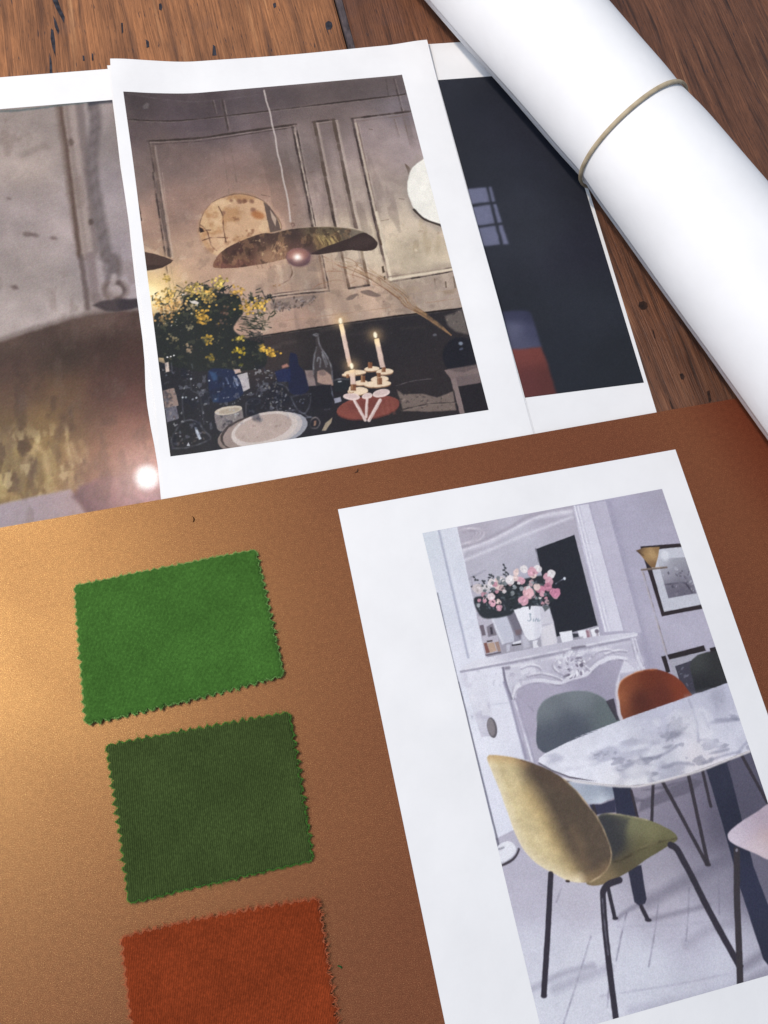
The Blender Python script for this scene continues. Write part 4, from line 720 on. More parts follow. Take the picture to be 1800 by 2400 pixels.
    # pictures leaning on the wall, dark seat
    c.poly(d2((965, 1378), (1240, 1308), (1258, 1345), (1300, 1320), (1420, 1500), (1200, 1640), (1040, 1490), (1010, 1460)), (166, 162, 178), 1, 0.3)
    c.poly(d2((1012, 1400), (1240, 1340), (1300, 1560), (1100, 1620)), (160, 158, 170), 1, 0.2); c.poly(d2((1055, 1442), (1165, 1405), (1230, 1600), (1120, 1650)), (64, 62, 74), 1, 0.2); c.speckle(d2((1055, 1442), (1165, 1405), (1210, 1600), (1110, 1640)), 18, [(120, 120, 134), (46, 44, 54)], 3, 0.6)
    for q in (((965, 1378), (995, 1372), (1025, 1478), (1000, 1485)), ((1005, 1368), (1242, 1306), (1255, 1342), (1018, 1400)), ((1278, 1325), (1330, 1312), (1342, 1345), (1288, 1360))): c.poly(d2(*q), (44, 38, 42), 1, 0.2)
    c.poly(d2((1150, 1440), (1165, 1400), (1200, 1370), (1260, 1350), (1345, 1338), (1500, 1300), (1500, 1560), (1300, 1600), (1190, 1618)), c.field([(d2((1200, 1400))[0], (62, 64, 64)), (d2((1330, 1400))[0], (48, 48, 50)), (d2((1250, 1580))[0], (42, 42, 46))], 6), 1, 0.4)
    # floor
    fl = d3((745, 1000), (830, 958), (1000, 900)) + d4((200, 600), (800, 300), (1300, 300), (1600, 1200), (1600, 2300), (-300, 2400), (-560, 1300))
    c.poly(fl, c.field([(d3((830, 1200))[0], (178, 174, 188)), (d3((950, 1400))[0], (184, 180, 194)), (d3((1000, 1700))[0], (204, 204, 217)), (d3((1100, 2100))[0], (208, 209, 221)), (d4((150, 1400))[0], (186, 182, 194)), (d4((200, 1800))[0], (206, 206, 218)), (d4((600, 1900))[0], (206, 207, 220)), (d4((900, 1600))[0], (184, 181, 195)), (d4((700, 1400))[0], (176, 171, 184)), (d4((650, 1150))[0], (158, 153, 166)), (d4((900, 900))[0], (124, 118, 134)), (d4((1050, 900))[0], (92, 88, 104)), (d4((1250, 700))[0], (80, 78, 94)), (d4((1050, 1300))[0], (140, 136, 151)), (d4((1300, 1300))[0], (104, 100, 116)), (d4((600, 780))[0], (142, 136, 150)), (d4((1100, 1800))[0], (196, 196, 209)), (d4((800, 2050))[0], (196, 196, 208)), (d4((1300, 1800))[0], (176, 174, 188)), (d4((700, 850))[0], (130, 124, 140))], 9), 1, 0.4)
    for q in (((235, 1640), (130, 1980), (55, 2212)), ((465, 1490), (430, 1640), (398, 1800)), ((672, 1400), (650, 1600), (608, 1840)), ((870, 1330), (862, 1520), (850, 1670)), ((1062, 1240), (1065, 1500)), ((40, 1340), (10, 1420)), ((360, 1820), (340, 2100))): c.line(d4(*q), 0.8, (128, 124, 140), 0.75, 0.3)
    for q in (((300, 2030), (800, 1950), (1150, 1880)), ((400, 1580), (900, 1560), (1100, 1520))): c.line(d4(*q), 0.8, (164, 161, 176), 0.6, 0.4)
    for q, w_, a_ in ((((600, 1420), (800, 1310), (1000, 1210), (1150, 1140)), 5.5, 0.55), (((410, 1525), (480, 1470), (560, 1430)), 2.0, 0.5), (((620, 1535), (800, 1490), (1000, 1440)), 2.2, 0.45), (((1010, 1180), (1130, 1120)), 3.0, 0.6), (((-230, 2030), (-100, 1960), (60, 1880), (250, 1830)), 2.6, 0.3), (((0, 1985), (150, 1920), (350, 1850)), 4, 0.25), (((1215, 1845), (1300, 1790), (1380, 1730)), 4, 0.5), (((1230, 1950), (1382, 1880)), 4, 0.4), (((850, 1700), (1000, 1600), (1150, 1560)), 4, 0.22), (((500, 2130), (900, 2060), (1200, 1990)), 5, 0.2)): c.line(d4(*q), w_, (112, 108, 124), a_, w_ * 0.35)
    for q in (((560, 700), (760, 650), (840, 635), (700, 690)), ((540, 840), (900, 700), (960, 640), (880, 620), (560, 760)), ((500, 730), (580, 765), (520, 780))): c.poly(d4(*q), (84, 80, 94), 0.55, 0.8)
    # base of the thin lamp at the picture's edge
    c.line(d1((655, 940), (735, 1290), (812, 1605)), 1.06, (84, 84, 96), 0.55); c.line(d3((482, 0), (610, 520), (748, 1075)), 1.06, (84, 84, 96), 0.7, 0.1, False)
    c.poly(d3((735, 1070), (770, 1035), (815, 1028), (850, 1060), (848, 1105), (800, 1150), (755, 1172)), (222, 222, 231), 1, 0.3, True); c.line(d3((872, 1080), (850, 1125), (810, 1160), (755, 1185)), 1.3, (52, 46, 54), 0.9, 0.3); c.line(d3((862, 1080), (840, 1118), (800, 1150), (755, 1172)), 0.9, (186, 184, 196), 0.9, 0.3); c.line(d3((745, 1078), (775, 1066)), 1.0, (120, 118, 128), 0.8)
    # grey-green chair behind the table
    gc = fv((1172, 1625), (1160, 1560), (1162, 1535), (1178, 1512), (1215, 1497), (1260, 1493), (1300, 1506), (1326, 1535), (1340, 1570), (1300, 1620))
    c.poly(gc, np.array([1.2, 1.17, 1.2], np.float32) * c.field([(fv((1175, 1530))[0], (96, 104, 106)), (fv((1190, 1590))[0], (66, 72, 80)), (fv((1250, 1510))[0], (98, 106, 108)), (fv((1240, 1570))[0], (62, 68, 76)), (fv((1310, 1540))[0], (82, 92, 92))], 8), 1, 0.4, True)
    c.line(gc[1:8], 0.7, (124, 132, 136), 0.7, 0.3); c.poly(d4((330, 120), (382, 100), (415, 240), (400, 245)), (60, 56, 66), 0.9, 0.3)
    # rust chair
    rc = fv((1352, 1560), (1337, 1510), (1336, 1486), (1346, 1468), (1378, 1451), (1418, 1446), (1458, 1461), (1484, 1488), (1492, 1515), (1420, 1550))
    c.poly([(x - 7, y + 2) for x, y in rc], (206, 200, 206), 0.8, 0.6, True)
    c.poly(rc, np.array([0.82, 0.84, 0.92], np.float32) * c.field([(fv((1342, 1500))[0], (186, 108, 66)), (fv((1360, 1475))[0], (152, 80, 48)), (fv((1400, 1465))[0], (124, 58, 36)), (fv((1380, 1510))[0], (92, 46, 36)), (fv((1430, 1500))[0], (112, 54, 40)), (fv((1465, 1480))[0], (146, 68, 42)), (fv((1480, 1505))[0], (150, 70, 44))], 6), 1, 0.4, True); c.line(rc[1:6], 0.9, (196, 122, 76), 0.6, 0.4)
    # pale grey seat under the marble and dark legs
    c.poly(d4((-60, 590), (90, 630), (150, 640), (100, 660), (-20, 640)), (66, 60, 68), 1, 0.3)
    c.poly(d4((60, 650), (140, 630), (380, 640), (395, 740), (300, 782), (220, 785), (140, 720)), c.field([(d4((120, 660))[0], (168, 174, 188)), (d4((250, 700))[0], (150, 158, 172)), (d4((300, 775))[0], (196, 202, 212)), (d4((360, 680))[0], (128, 134, 150))], 5), 1, 0.4)
    c.poly(d4((225, 790), (300, 788), (390, 755), (395, 840), (300, 850), (250, 860)), (54, 54, 74), 1, 0.4)
    leg = (46, 48, 66)
    c.poly(d4((368, 650), (490, 640), (505, 760), (545, 870), (400, 860), (385, 740)), leg, 1, 0.3); c.poly(d4((470, 1200), (560, 1180), (594, 1400), (585, 1430), (545, 1445), (515, 1420)), (50, 50, 66), 1, 0.3)
    bar = (54, 49, 56)
    for a_, b_, w_ in (((637, 650), (628, 900), 1.6), ((700, 645), (985, 1175), 1.9), ((865, 595), (992, 1172), 1.9), ((955, 565), (1010, 800), 1.6), ((1210, 470), (1400, 820), 1.7), ((495, 700), (535, 870), 1.4), ((250, 800), (265, 850), 1.6)): c.line(d4(a_, b_), w_, bar, 0.95, 0.2, False)
    c.ell(d4((992, 1180))[0], 7, 4, 0, bar, 1, 0.3)
    c.poly(d4((975, 545), (1135, 500), (1150, 640), (1210, 880), (1290, 1200), (1420, 1540), (1420, 1880), (1350, 1790), (1200, 1330), (1090, 930)), c.field([(d4((1050, 600))[0], (48, 50, 66)), (d4((1150, 900))[0], (44, 46, 62)), (d4((1280, 1400))[0], (50, 52, 72)), (d4((1350, 1700))[0], (46, 48, 64))], 10), 1, 0.3)
    c.poly(d4((1115, 520), (1260, 440), (1420, 900), (1220, 900), (1150, 640)), (86, 83, 99), 0.9, 0.4); c.line(d4((1210, 470), (1400, 820)), 1.7, bar, 0.95, 0.2, False)
    # marble table top
    mt = d4((-320, 500), (-275, 475), (-150, 470), (0, 413), (130, 358), (480, 224), (900, 79), (1150, -10), (1300, 420), (1180, 470), (1130, 492), (900, 578), (600, 656), (480, 668), (300, 655), (100, 622), (0, 585), (-120, 560), (-260, 525))
    mt[0:4] = d3((1000, 512), (1005, 488), (1040, 460), (1200, 380)) + d3((1382, 308))
    mt = d3((998, 512), (1003, 490), (1040, 460), (1200, 380), (1382, 308)) + d4((130, 358), (480, 224), (900, 79), (1180, -20), (1310, 420), (1180, 468), (1130, 490), (900, 576), (700, 634), (600, 655), (480, 667), (300, 655), (100, 622)) + d3((1382, 640), (1200, 606), (1085, 562))
    c.poly([(x + 1, y + 4) for x, y in mt], (70, 64, 74), 0.85, 0.6)
    mf = c.field([(d4((100, 500))[0], (220, 220, 232)), (d4((400, 400))[0], (208, 209, 223)), (d4((700, 250))[0], (190, 190, 206)), (d4((1000, 100))[0], (180, 180, 197)), (d4((1150, 300))[0], (196, 196, 210)), (d4((700, 500))[0], (212, 212, 224)), (d4((500, 620))[0], (228, 226, 232)), (d4((950, 530))[0], (222, 216, 222))], 9)
    n1 = vnoise(c.ny, c.nx, 60, rng, 5); n2 = vnoise(c.ny, c.nx, 16, rng, 4); mf = mf * (1 + 0.16 * n1 + 0.10 * n2)[..., None]
    c.poly(mt, mf, 1, 0.2)
    for q in (((720, 380), (750, 320), (800, 295), (860, 285), (830, 320), (800, 350), (760, 365)), ((600, 488), (650, 480), (690, 465), (680, 490), (640, 500)), ((1000, 460), (1060, 435), (1130, 425), (1110, 445), (1040, 460)), ((700, 420), (765, 400), (740, 425)), ((450, 540), (500, 525), (520, 535), (470, 548)), ((690, 550), (720, 545), (770, 525), (740, 555))): c.poly(d4(*q), (132, 132, 148), 0.75, 0.9, True)
    c.speckle(d4((700, 380), (760, 310), (860, 285), (820, 340), (760, 380)), 16, [(120, 120, 136), (180, 180, 194)], 3, 0.5)
    for q in (((440, 540), (560, 500), (690, 470), (790, 410)), ((1180, 470), (1230, 400), (1300, 360)), ((960, 520), (1100, 470), (1200, 450)), ((870, 110), (920, 260), (930, 380)), ((960, 200), (1000, 300)), ((1040, 240), (1190, 235)), ((700, 545), (800, 520), (900, 530)), ((1000, 260), (1190, 240))): c.line(d4(*q), 1.1, (136, 136, 154), 0.65, 0.7)
    mm_ = c.full_mask(mt, 0.4); c.patches(16, 0.11, 0.05, (150, 150, 166), 0.5, mm_, (2.4, 1)); c.patches(7, 0.19, 0.04, (126, 126, 142), 0.5, mm_, (2, 1)); c.patches(20, 0.10, 0.1, (232, 231, 238), 0.4, mm_)
    c.poly(d4((850, 90), (1000, 50), (1080, 430), (960, 480)), (206, 206, 219), 0.4, 2.5)
    c.line(d4((-60, 590), (100, 632), (300, 660), (480, 672), (600, 660), (900, 582), (1130, 496), (1260, 445)), 1.2, (232, 226, 226), 0.8, 0.4)
    # yellow velvet chair: seat, then back
    st = d4((230, 880), (280, 862), (330, 845), (460, 858), (600, 888), (720, 938), (778, 978), (793, 1005), (780, 1030), (740, 1055), (600, 1140), (480, 1222), (330, 1300), (230, 1312), (200, 1250))
    c.poly(st, c.field([(d4((330, 950))[0], (52, 54, 58)), (d4((400, 1050))[0], (54, 54, 56)), (d4((500, 920))[0], (122, 120, 90)), (d4((650, 980))[0], (130, 126, 92)), (d4((740, 990))[0], (112, 108, 78)), (d4((560, 1080))[0], (98, 92, 66)), (d4((450, 1180))[0], (92, 82, 62)), (d4((330, 1270))[0], (130, 112, 84)), (d4((700, 1060))[0], (80, 74, 52))], 6), 1, 0.3, True)
    c.poly(d4((290, 880), (420, 868), (480, 880), (460, 960), (440, 1060), (380, 1140), (340, 1000)), (56, 56, 60), 0.7, 2.0); c.line(d4((790, 1010), (650, 1040), (540, 1090), (430, 1150), (380, 1160)), 0.9, (62, 54, 40), 0.7, 0.4); c.line(d4((280, 865), (340, 848), (460, 860), (600, 890)), 0.8, (190, 176, 146), 0.6, 0.4); c.line(d4((560, 1068), (660, 1036)), 0.8, (140, 130, 96), 0.6, 0.4)
    bk = f5((192, 270), (200, 240), (235, 226), (400, 240), (560, 275), (720, 330), (880, 400), (1020, 490), (1160, 620), (1270, 760), (1380, 900), (1460, 1060), (1520, 1230), (1530, 1330), (1500, 1440), (1420, 1530), (1300, 1600), (1180, 1605), (1050, 1580), (900, 1500), (740, 1410), (600, 1270), (500, 1090), (430, 900), (330, 620), (230, 380))
    keep = c.im.copy(); mk = c.full_mask(bk, 0.35, True)[..., None]
    c.poly(bk, (180, 162, 112), 1, 0.6, True)
    c.poly(f5((150, 200), (330, 220), (520, 330), (620, 700), (760, 1050), (1000, 1450), (900, 1700), (300, 1200)), (206, 192, 144), 0.85, 7)
    c.poly(f5((560, 200), (900, 300), (1300, 650), (1700, 1250), (1600, 1700), (1220, 1560), (1060, 1360), (920, 1050), (770, 740), (590, 440)), (82, 71, 58), 0.97, 6.0)
    c.poly(f5((560, 250), (720, 300), (1000, 480), (1100, 640), (900, 560), (700, 420)), (92, 74, 60), 0.6, 5)
    c.line(f5((200, 330), (330, 640), (430, 920), (510, 1110), (620, 1290), (760, 1420), (920, 1510), (1060, 1570), (1180, 1590)), 5.0, (228, 215, 176), 0.95, 2.6)
    c.line(f5((640, 640), (800, 900), (930, 1200), (1120, 1430)), 5, (188, 158, 102), 0.35, 5); c.line(f5((700, 1050), (820, 1280), (980, 1440)), 6, (212, 198, 150), 0.5, 5); c.line(f5((220, 250), (420, 260), (600, 310)), 3, (170, 136, 92), 0.6, 2.5)
    c.line(f5((1500, 1440), (1400, 1520), (1290, 1560)), 4, (150, 124, 86), 0.6, 3); c.line(f5((1130, 1050), (1210, 1250), (1260, 1400)), 3, (150, 122, 86), 0.3, 3)
    c.im *= (1 + 0.14 * vnoise(c.ny, c.nx, 16, rng, 4) + 0.10 * vnoise(c.ny, c.nx, 5, rng, 2))[..., None] * np.array([1.0, 0.985, 1.03], np.float32)
    c.im = keep * (1 - mk) + c.im * mk
    c.line(f5((1020, 490), (1160, 620), (1270, 760), (1380, 900), (1460, 1060), (1520, 1230), (1530, 1330), (1500, 1440), (1420, 1530), (1300, 1600)), 0.8, (190, 166, 134), 0.75, 0.3); c.line(f5((560, 285), (720, 340), (880, 412), (1010, 500)), 0.8, (92, 72, 56), 0.7, 0.4)
    c.ell(f5((1060, 1590))[0], 5.5, 3, 5, (48, 34, 30), 1, 0.3)
    # chair legs
    lg = (52, 48, 58)
    c.line(d3((1080, 1240), (1060, 1620), (1035, 2020)), 2.7, lg, 1, 0.15, False); c.ell(d3((1035, 2028))[0], 7.5, 6, 0, lg, 1, 0.3)
    c.line(d4((420, 1278), (350, 1305), (318, 1340), (312, 1400), (330, 1640), (360, 1900), (397, 2186)), 2.9, lg, 1, 0.15); c.line(d4((308, 1400), (322, 1560), (345, 1760)), 0.7, (150, 150, 164), 0.6, 0.3)
    c.line(d4((345, 1330), (365, 1420), (388, 1520)), 1.9, lg, 1, 0.2); c.ell(d4((392, 1526))[0], 7, 4, 0, lg, 1, 0.3); c.line(d4((560, 1450), (600, 1530)), 2.1, lg, 1, 0.2); c.ell(d4((605, 1537))[0], 8, 4.5, 5, lg, 1, 0.3)
    c.line(d4((750, 1052), (780, 1068), (810, 1110), (900, 1280), (1000, 1480), (1190, 1825)), 3.2, lg, 1, 0.15); c.ell(d4((1198, 1835))[0], 9, 5, 0, lg, 1, 0.3)
    # pink chair at the edge
    c.poly(d4((1120, 990), (1140, 955), (1200, 905), (1300, 842), (1420, 785), (1500, 1000), (1420, 1145), (1300, 1108), (1150, 1040)), c.field([(d4((1150, 1000))[0], (206, 194, 206)), (d4((1250, 930))[0], (190, 176, 190)), (d4((1350, 900))[0], (172, 156, 170)), (d4((1330, 1060))[0], (206, 190, 196)), (d4((1370, 1000))[0], (196, 172, 172))], 6), 1, 0.4, True)
    c.line(d4((1178, 1085), (1180, 1400), (1192, 1700), (1200, 1945)), 3.2, (58, 53, 58), 1, 0.15); c.ell(d4((1203, 1950))[0], 8, 4.5, 0, lg, 1, 0.3); c.ell(d4((1178, 1085))[0], 3, 4, 0, (150, 146, 160), 0.8, 0.3)
    c.mottle(22, 0.035, 4); c.finish(0.14, 2.6, 0.10, 9, 0.018); c.k = 1.0
    return c

# ------------------------------------------------------------------ picture on the left sheet: close view of the hammered lamp
SA = Sheet(P(253, 163, 0.5), math.radians(24.4), 0.5)
AU0, AU1, AV0 = -175.0, 26.0, -330.0
AV1 = float(SA.px_local([(130, 246)])[0, 1])
def paint_lamp():
    c = Print(AU1 - AU0, AV1 - AV0, 0.6, lambda p: SA.px_local(p) - [AU0, AV0], 9)
    rng = c.rng
    c.im[:] = c.field([((0, 300), (158, 144, 138)), ((120, 320), (160, 146, 140)), ((60, 400), (168, 153, 146)), ((230, 300), (156, 144, 142)), ((30, 500), (164, 150, 148)), ((150, 520), (166, 152, 150)), ((260, 450), (160, 148, 150)), ((60, 640), (172, 158, 154)), ((20, 760), (182, 168, 164)), ((280, 620), (164, 152, 156)), ((150, 700), (182, 168, 164))], 14)
    c.mottle(30, 0.16, 4); c.mottle(12, 0.05, 2)
    for x, y, r in ((180, 1520, 22), (230, 1525, 16), (350, 1545, 14), (60, 1290, 10)): c.ell(k1((x, y))[0], r * K * 1.6, r * K * 0.8, 8, (104, 88, 84), 0.7, 1)
    c.ell(k4((95, 205))[0], 9, 5, 20, (100, 82, 80), 0.8, 1); c.poly(k1((120, 1000), (300, 920), (330, 960), (150, 1030)), (132, 118, 112), 0.5, 3)
    # mouldings and twisted rope
    for a_, b_, w, col, al in (((385, 690), (525, 1659), 5, (120, 102, 94), 0.8), ((430, 690), (565, 1659), 7, (128, 112, 106), 0.8), ((405, 690), (545, 1659), 2.5, (180, 164, 156), 0.7), ((470, 690), (600, 1659), 6, (174, 158, 152), 0.8), ((520, 690), (640, 1659), 6, (126, 112, 110), 0.85), ((560, 690), (655, 1659), 3, (178, 166, 164), 0.6)): c.line(k1(a_, b_), w, col, al, 1.2)
    c.line(k1((395, 700), (460, 1180), (515, 1659)), 2.2, (92, 72, 64), 0.85, 0.7); c.line(k4((525, 0), (570, 340)), 3, (96, 80, 78), 0.8, 0.8); c.line(k4((590, 0), (625, 280)), 6, (132, 116, 116), 0.8, 1.2); c.line(k4((690, 0), (705, 150)), 6, (132, 120, 122), 0.8, 1.5); c.line(k4((640, 0), (665, 250)), 4, (178, 164, 164), 0.6, 1)
    rope = np.array(k1((605, 680), (620, 800), (605, 920), (600, 1060), (612, 1200), (640, 1380), (665, 1520), (690, 1659)) + k4((735, 20), (748, 90), (735, 150)))
    c.line(rope, 7, (100, 90, 90), 0.75, 1.8); c.line(rope, 3, (132, 120, 122), 0.5, 1.2)
    cr_ = catmull(rope, False, 6)
    for i in range(0, len(cr_) - 2, 2):
        x, y = cr_[i]; c.line([(x - 7 + 3 * rng.random(), y + 9), (x + 6, y - 8 + 6 * rng.random())], 2.4, [(72, 62, 62), (140, 128, 130)][(i // 2) % 2], 0.08 + 0.22 * rng.random(), 1.6)
    c.ell(k1((592, 1440))[0], 6, 7, 0, (84, 70, 66), 0.9, 0.8); c.ell(k1((460, 925))[0], 6, 9, 0, (96, 80, 74), 0.8, 1)
    # shade
    sh = k4((-700, 780), (-350, 660), (0, 560), (150, 510), (300, 462), (450, 415), (600, 382), (750, 362), (1200, 345), (1300, 1700), (560, 1690), (460, 1510), (200, 1560), (0, 1612), (-700, 1750))
    c.poly(k4((-700, 740), (-350, 620), (0, 528), (300, 432), (600, 355), (750, 335), (1200, 330), (1200, 420), (0, 620), (-700, 840)), (124, 110, 106), 0.9, 2)
    sf = c.field([(k4((20, 600))[0], (96, 84, 80)), (k4((300, 500))[0], (84, 72, 70)), (k4((600, 430))[0], (100, 88, 86)), (k4((850, 420))[0], (98, 84, 84)), (k4((50, 700))[0], (84, 66, 64)), (k4((400, 620))[0], (64, 53, 50)), (k4((700, 600))[0], (70, 55, 54)), (k4((850, 650))[0], (78, 58, 58)), (k4((100, 900))[0], (94, 74, 68)), (k4((400, 900))[0], (104, 84, 68)), (k4((700, 900))[0], (82, 60, 60)), (k4((900, 950))[0], (92, 64, 64)), (k4((300, 1100))[0], (116, 96, 68)), (k4((100, 1150))[0], (102, 82, 66)), (k4((480, 1100))[0], (106, 86, 68)), (k4((600, 1050))[0], (86, 64, 60)), (k4((850, 1150))[0], (112, 78, 70)), (k4((950, 1250))[0], (150, 108, 90)), (k4((700, 1300))[0], (120, 84, 68)), (k4((600, 1400))[0], (118, 84, 72)), (k4((300, 1300))[0], (150, 128, 82)), (k4((100, 1400))[0], (128, 104, 66)), (k4((-300, 1000))[0], (98, 78, 66)), (k4((-300, 1400))[0], (130, 108, 70))], 7, 2.2)
    sf = sf * np.array([0.90, 0.80, 0.74], np.float32)
    c.poly(sh, sf, 1, 1.2)
    reg = c.full_mask(k4((0, 1150), (480, 1130), (580, 1300), (560, 1480), (200, 1560), (0, 1612), (-500, 1700), (-500, 1200)), 4)
    c.glow(k4((260, 1380))[0], 34, (150, 128, 80), 0.55); c.glow(k4((-150, 1420))[0], 36, (140, 118, 74), 0.5)
    for i in range(100):
        x = -400 + 960 * rng.random(); y0 = 1140 + 330 * (rng.random() + rng.random()) / 2; L_ = 100 + 170 * rng.random(); w_ = rng.normal() * 14
        if y0 + L_ > 1580 - x * 0.12: L_ = max(40, 1570 - x * 0.12 - y0)
        c.line(k4((x, y0), (x + w_, y0 + L_ * 0.4), (x - w_ * 0.6 + 8, y0 + L_ * 0.75), (x + w_ * 0.5, y0 + L_)), 2.0 + 2 * rng.random(), [(186, 164, 104), (92, 72, 46), (166, 142, 86), (112, 88, 56), (206, 188, 132)][i % 5], 0.32, 1.4)
    for q in (((230, 1230), (290, 1290), (310, 1400)), ((240, 1240), (170, 1320), (190, 1420)), ((460, 1220), (500, 1320), (545, 1380)), ((430, 1230), (470, 1360))): c.line(k4(*q), 2.6, (192, 166, 118), 0.6, 1.0)
    hm = c.full_mask(sh, 2)
    c.mottle(8, 0.09, 3, hm); c.patches(9, 0.10, 0.07, (62, 46, 40), 0.35, hm, (1, 1.8))
    gm = c.full_mask(k4((-400, 1200), (200, 1130), (480, 1130), (570, 1300), (560, 1480), (200, 1555), (0, 1605), (-500, 1700)), 6)
    c.patches(6, 0.06, 0.06, (198, 172, 118), 0.55, gm, (1, 3.2)); c.patches(6, 0.06, 0.06, (78, 56, 40), 0.65, gm, (1, 3.0)); c.patches(4, 0.16, 0.05, (222, 202, 150), 0.6, gm, (1, 2.2))
    # lower strip of wall, bulb with flare
    c.poly(k4((-700, 1752), (0, 1612), (200, 1565), (460, 1512), (520, 1600), (570, 1680), (600, 2200), (-700, 2200)), (166, 152, 160), 1, 1)
    c.poly(k4((470, 1560), (520, 1490), (650, 1440), (800, 1420), (1200, 1420), (1250, 1900), (640, 1900), (570, 1680), (520, 1610)), c.field([(k4((560, 1560))[0], (86, 66, 78)), (k4((700, 1480))[0], (112, 78, 86)), (k4((850, 1560))[0], (116, 84, 98)), (k4((650, 1640))[0], (84, 64, 82)), (k4((1000, 1580))[0], (140, 112, 128))], 6), 1, 2.0)
    bcen = k4((955, 1435))[0]
    c.glow(bcen, 44, (206, 150, 130), 0.5); c.glow(bcen, 30, (232, 190, 178), 0.6); c.ell(bcen, 27, 28, 0, (255, 252, 250), 1, 2.6); c.glow(k4((1000, 1570))[0], 14, (196, 150, 170), 0.5)
    # ring and cap
    rg = k4((750, 222))[0]
    c.ell(rg, 31, 26, 10, (168, 152, 150), 1, 1.0); c.ell(rg, 27, 25, 10, (86, 72, 70), 0.9, 1.0); c.ell((rg[0] + 2, rg[1] + 3), 14, 14, 10, (176, 162, 160), 1, 1.0); c.line(k4((740, 130), (730, 180), (700, 240), (720, 280)), 3.5, (186, 172, 170), 0.8, 1); c.line(k4((800, 170), (830, 220), (800, 275)), 2.5, (150, 134, 132), 0.8, 1); c.line(k4((690, 170), (672, 220), (700, 270)), 3, (120, 104, 100), 0.8, 1)
    c.poly(k4((600, 322), (640, 300), (700, 285), (800, 278), (1000, 276), (1000, 340), (890, 338), (760, 362), (680, 356)), (58, 50, 56), 1, 0.8, False)
    # dark strip along the top
    tp = SA.px_local([(0, 263), (130, 246), (264, 233)])
    c.line(k1((0, 722), (130, 718), (350, 690), (500, 672), (610, 658)), 1.2, (72, 92, 96), 0.8, 0.6); c.poly(k1((560, 655), (740, 640), (900, 620), (900, 660), (735, 668), (620, 680), (580, 690)), (66, 66, 74), 0.9, 1.0)
    c.patches(10, 0.12, 0.08, (110, 92, 84), 0.25, None, (1, 2)); c.glow(bcen, 13, (236, 196, 184), 0.8); c.ell(bcen, 28, 28, 0, (255, 254, 252), 1, 2.8); c.finish(0.5, 4, 0.3, 11, 0.03); c.k = 0.74
    return c

# ------------------------------------------------------------------ picture on the right sheet: dark wall with a lit window patch
SC = Sheet(P(1509, 897, 0.4), math.radians(23.6), 0.4)
_q = SC.px_local([(1540, 965), (1386, 470), (1085, 184), (1045, 100)])
CPH = float(_q[2, 1]); CPW = 122.0
def paint_dark():
    c = Print(CPW, CPH, 0.7, lambda p: SC.px_local(p) + [CPW, 0], 11)
    c.im[:] = c.field([((1050, 250), (44, 47, 58)), ((1200, 300), (50, 52, 64)), ((1100, 400), (44, 47, 57)), ((1250, 550), (50, 53, 63)), ((1350, 600), (46, 47, 60)), ((1300, 800), (42, 46, 56)), ((1450, 850), (38, 42, 50)), ((1250, 750), (44, 47, 56)), ((1400, 700), (46, 50, 60)), ((900, 500), (44, 46, 56))], 16)
    c.mottle(40, 0.10, 3)
    pane = (118, 121, 148)
    for q in (((1340, 1228), (1490, 1214), (1516, 1310), (1380, 1326)), ((1508, 1212), (1524, 1211), (1550, 1306), (1532, 1310)), ((1390, 1345), (1518, 1328), (1545, 1448), (1420, 1466)), ((1536, 1326), (1556, 1323), (1592, 1440), (1566, 1446)), ((1420, 1482), (1552, 1464), (1582, 1586), (1450, 1596)), ((1572, 1462), (1596, 1458), (1636, 1582), (1602, 1586))): c.poly(k2(*q), pane, 1, 0.35)
    bl = k6((-200, 380), (0, 356), (60, 354), (110, 360), (128, 385), (155, 470), (192, 592), (0, 612), (-160, 640))
    c.poly(bl, c.field([(k6((0, 380))[0], (58, 60, 84)), (k6((100, 390))[0], (56, 58, 82)), (k6((20, 470))[0], (104, 106, 132)), (k6((120, 500))[0], (70, 72, 98)), (k6((60, 560))[0], (86, 88, 112))], 6), 1, 0.8)
    c.poly(k6((-160, 625), (0, 606), (190, 592), (240, 730), (290, 900), (60, 925), (-80, 940)), c.field([(k6((50, 640))[0], (128, 70, 66)), (k6((150, 620))[0], (126, 68, 62)), (k6((100, 800))[0], (104, 58, 58)), (k6((220, 800))[0], (96, 54, 52))], 8), 1, 0.8)
    c.finish(0.4, 4, 0.5, 4, 0.03); c.k = 0.72
    return c


def build_sheet(sheet, u0, u1, v0, v1, label, step=3.0, thick=0.11, edge=None, mat=None):
    me = sheet_mesh('paper_sheet', u0, u1, v0, v1, step, sheet.zf, thick, edge)
    o = link('paper_sheet', me, mat or M_PAPER); sheet.place(o)
    return tag(o, label, 'paper sheet', 'loose paper sheets on the table')
def add_print(sheet_o, sheet, pr, u0, v0, label):
    o = link('printed_picture', print_mesh('printed_picture', pr, u0, v0, sheet.zf), M_PRINT, sheet_o)
    o['label'] = label
    return o

# --- left sheet with the lamp close-up, under the stack
SA.zf = lambda u, v: 0.35 * sstep(-40, 0, v) + 0.12 * np.sin(u / 31.0) * np.sin(v / 47.0) + 0.12
oA = build_sheet(SA, AU0 - 8, AU1 + 8, AV0 - 12, 0.0, 'white sheet printed with a close-up of a hammered lamp, beside the flower picture', 4.0)
add_print(oA, SA, paint_lamp(), AU0, AV0, 'close-up photo of a brown hammered metal lamp shade and glowing bulb')

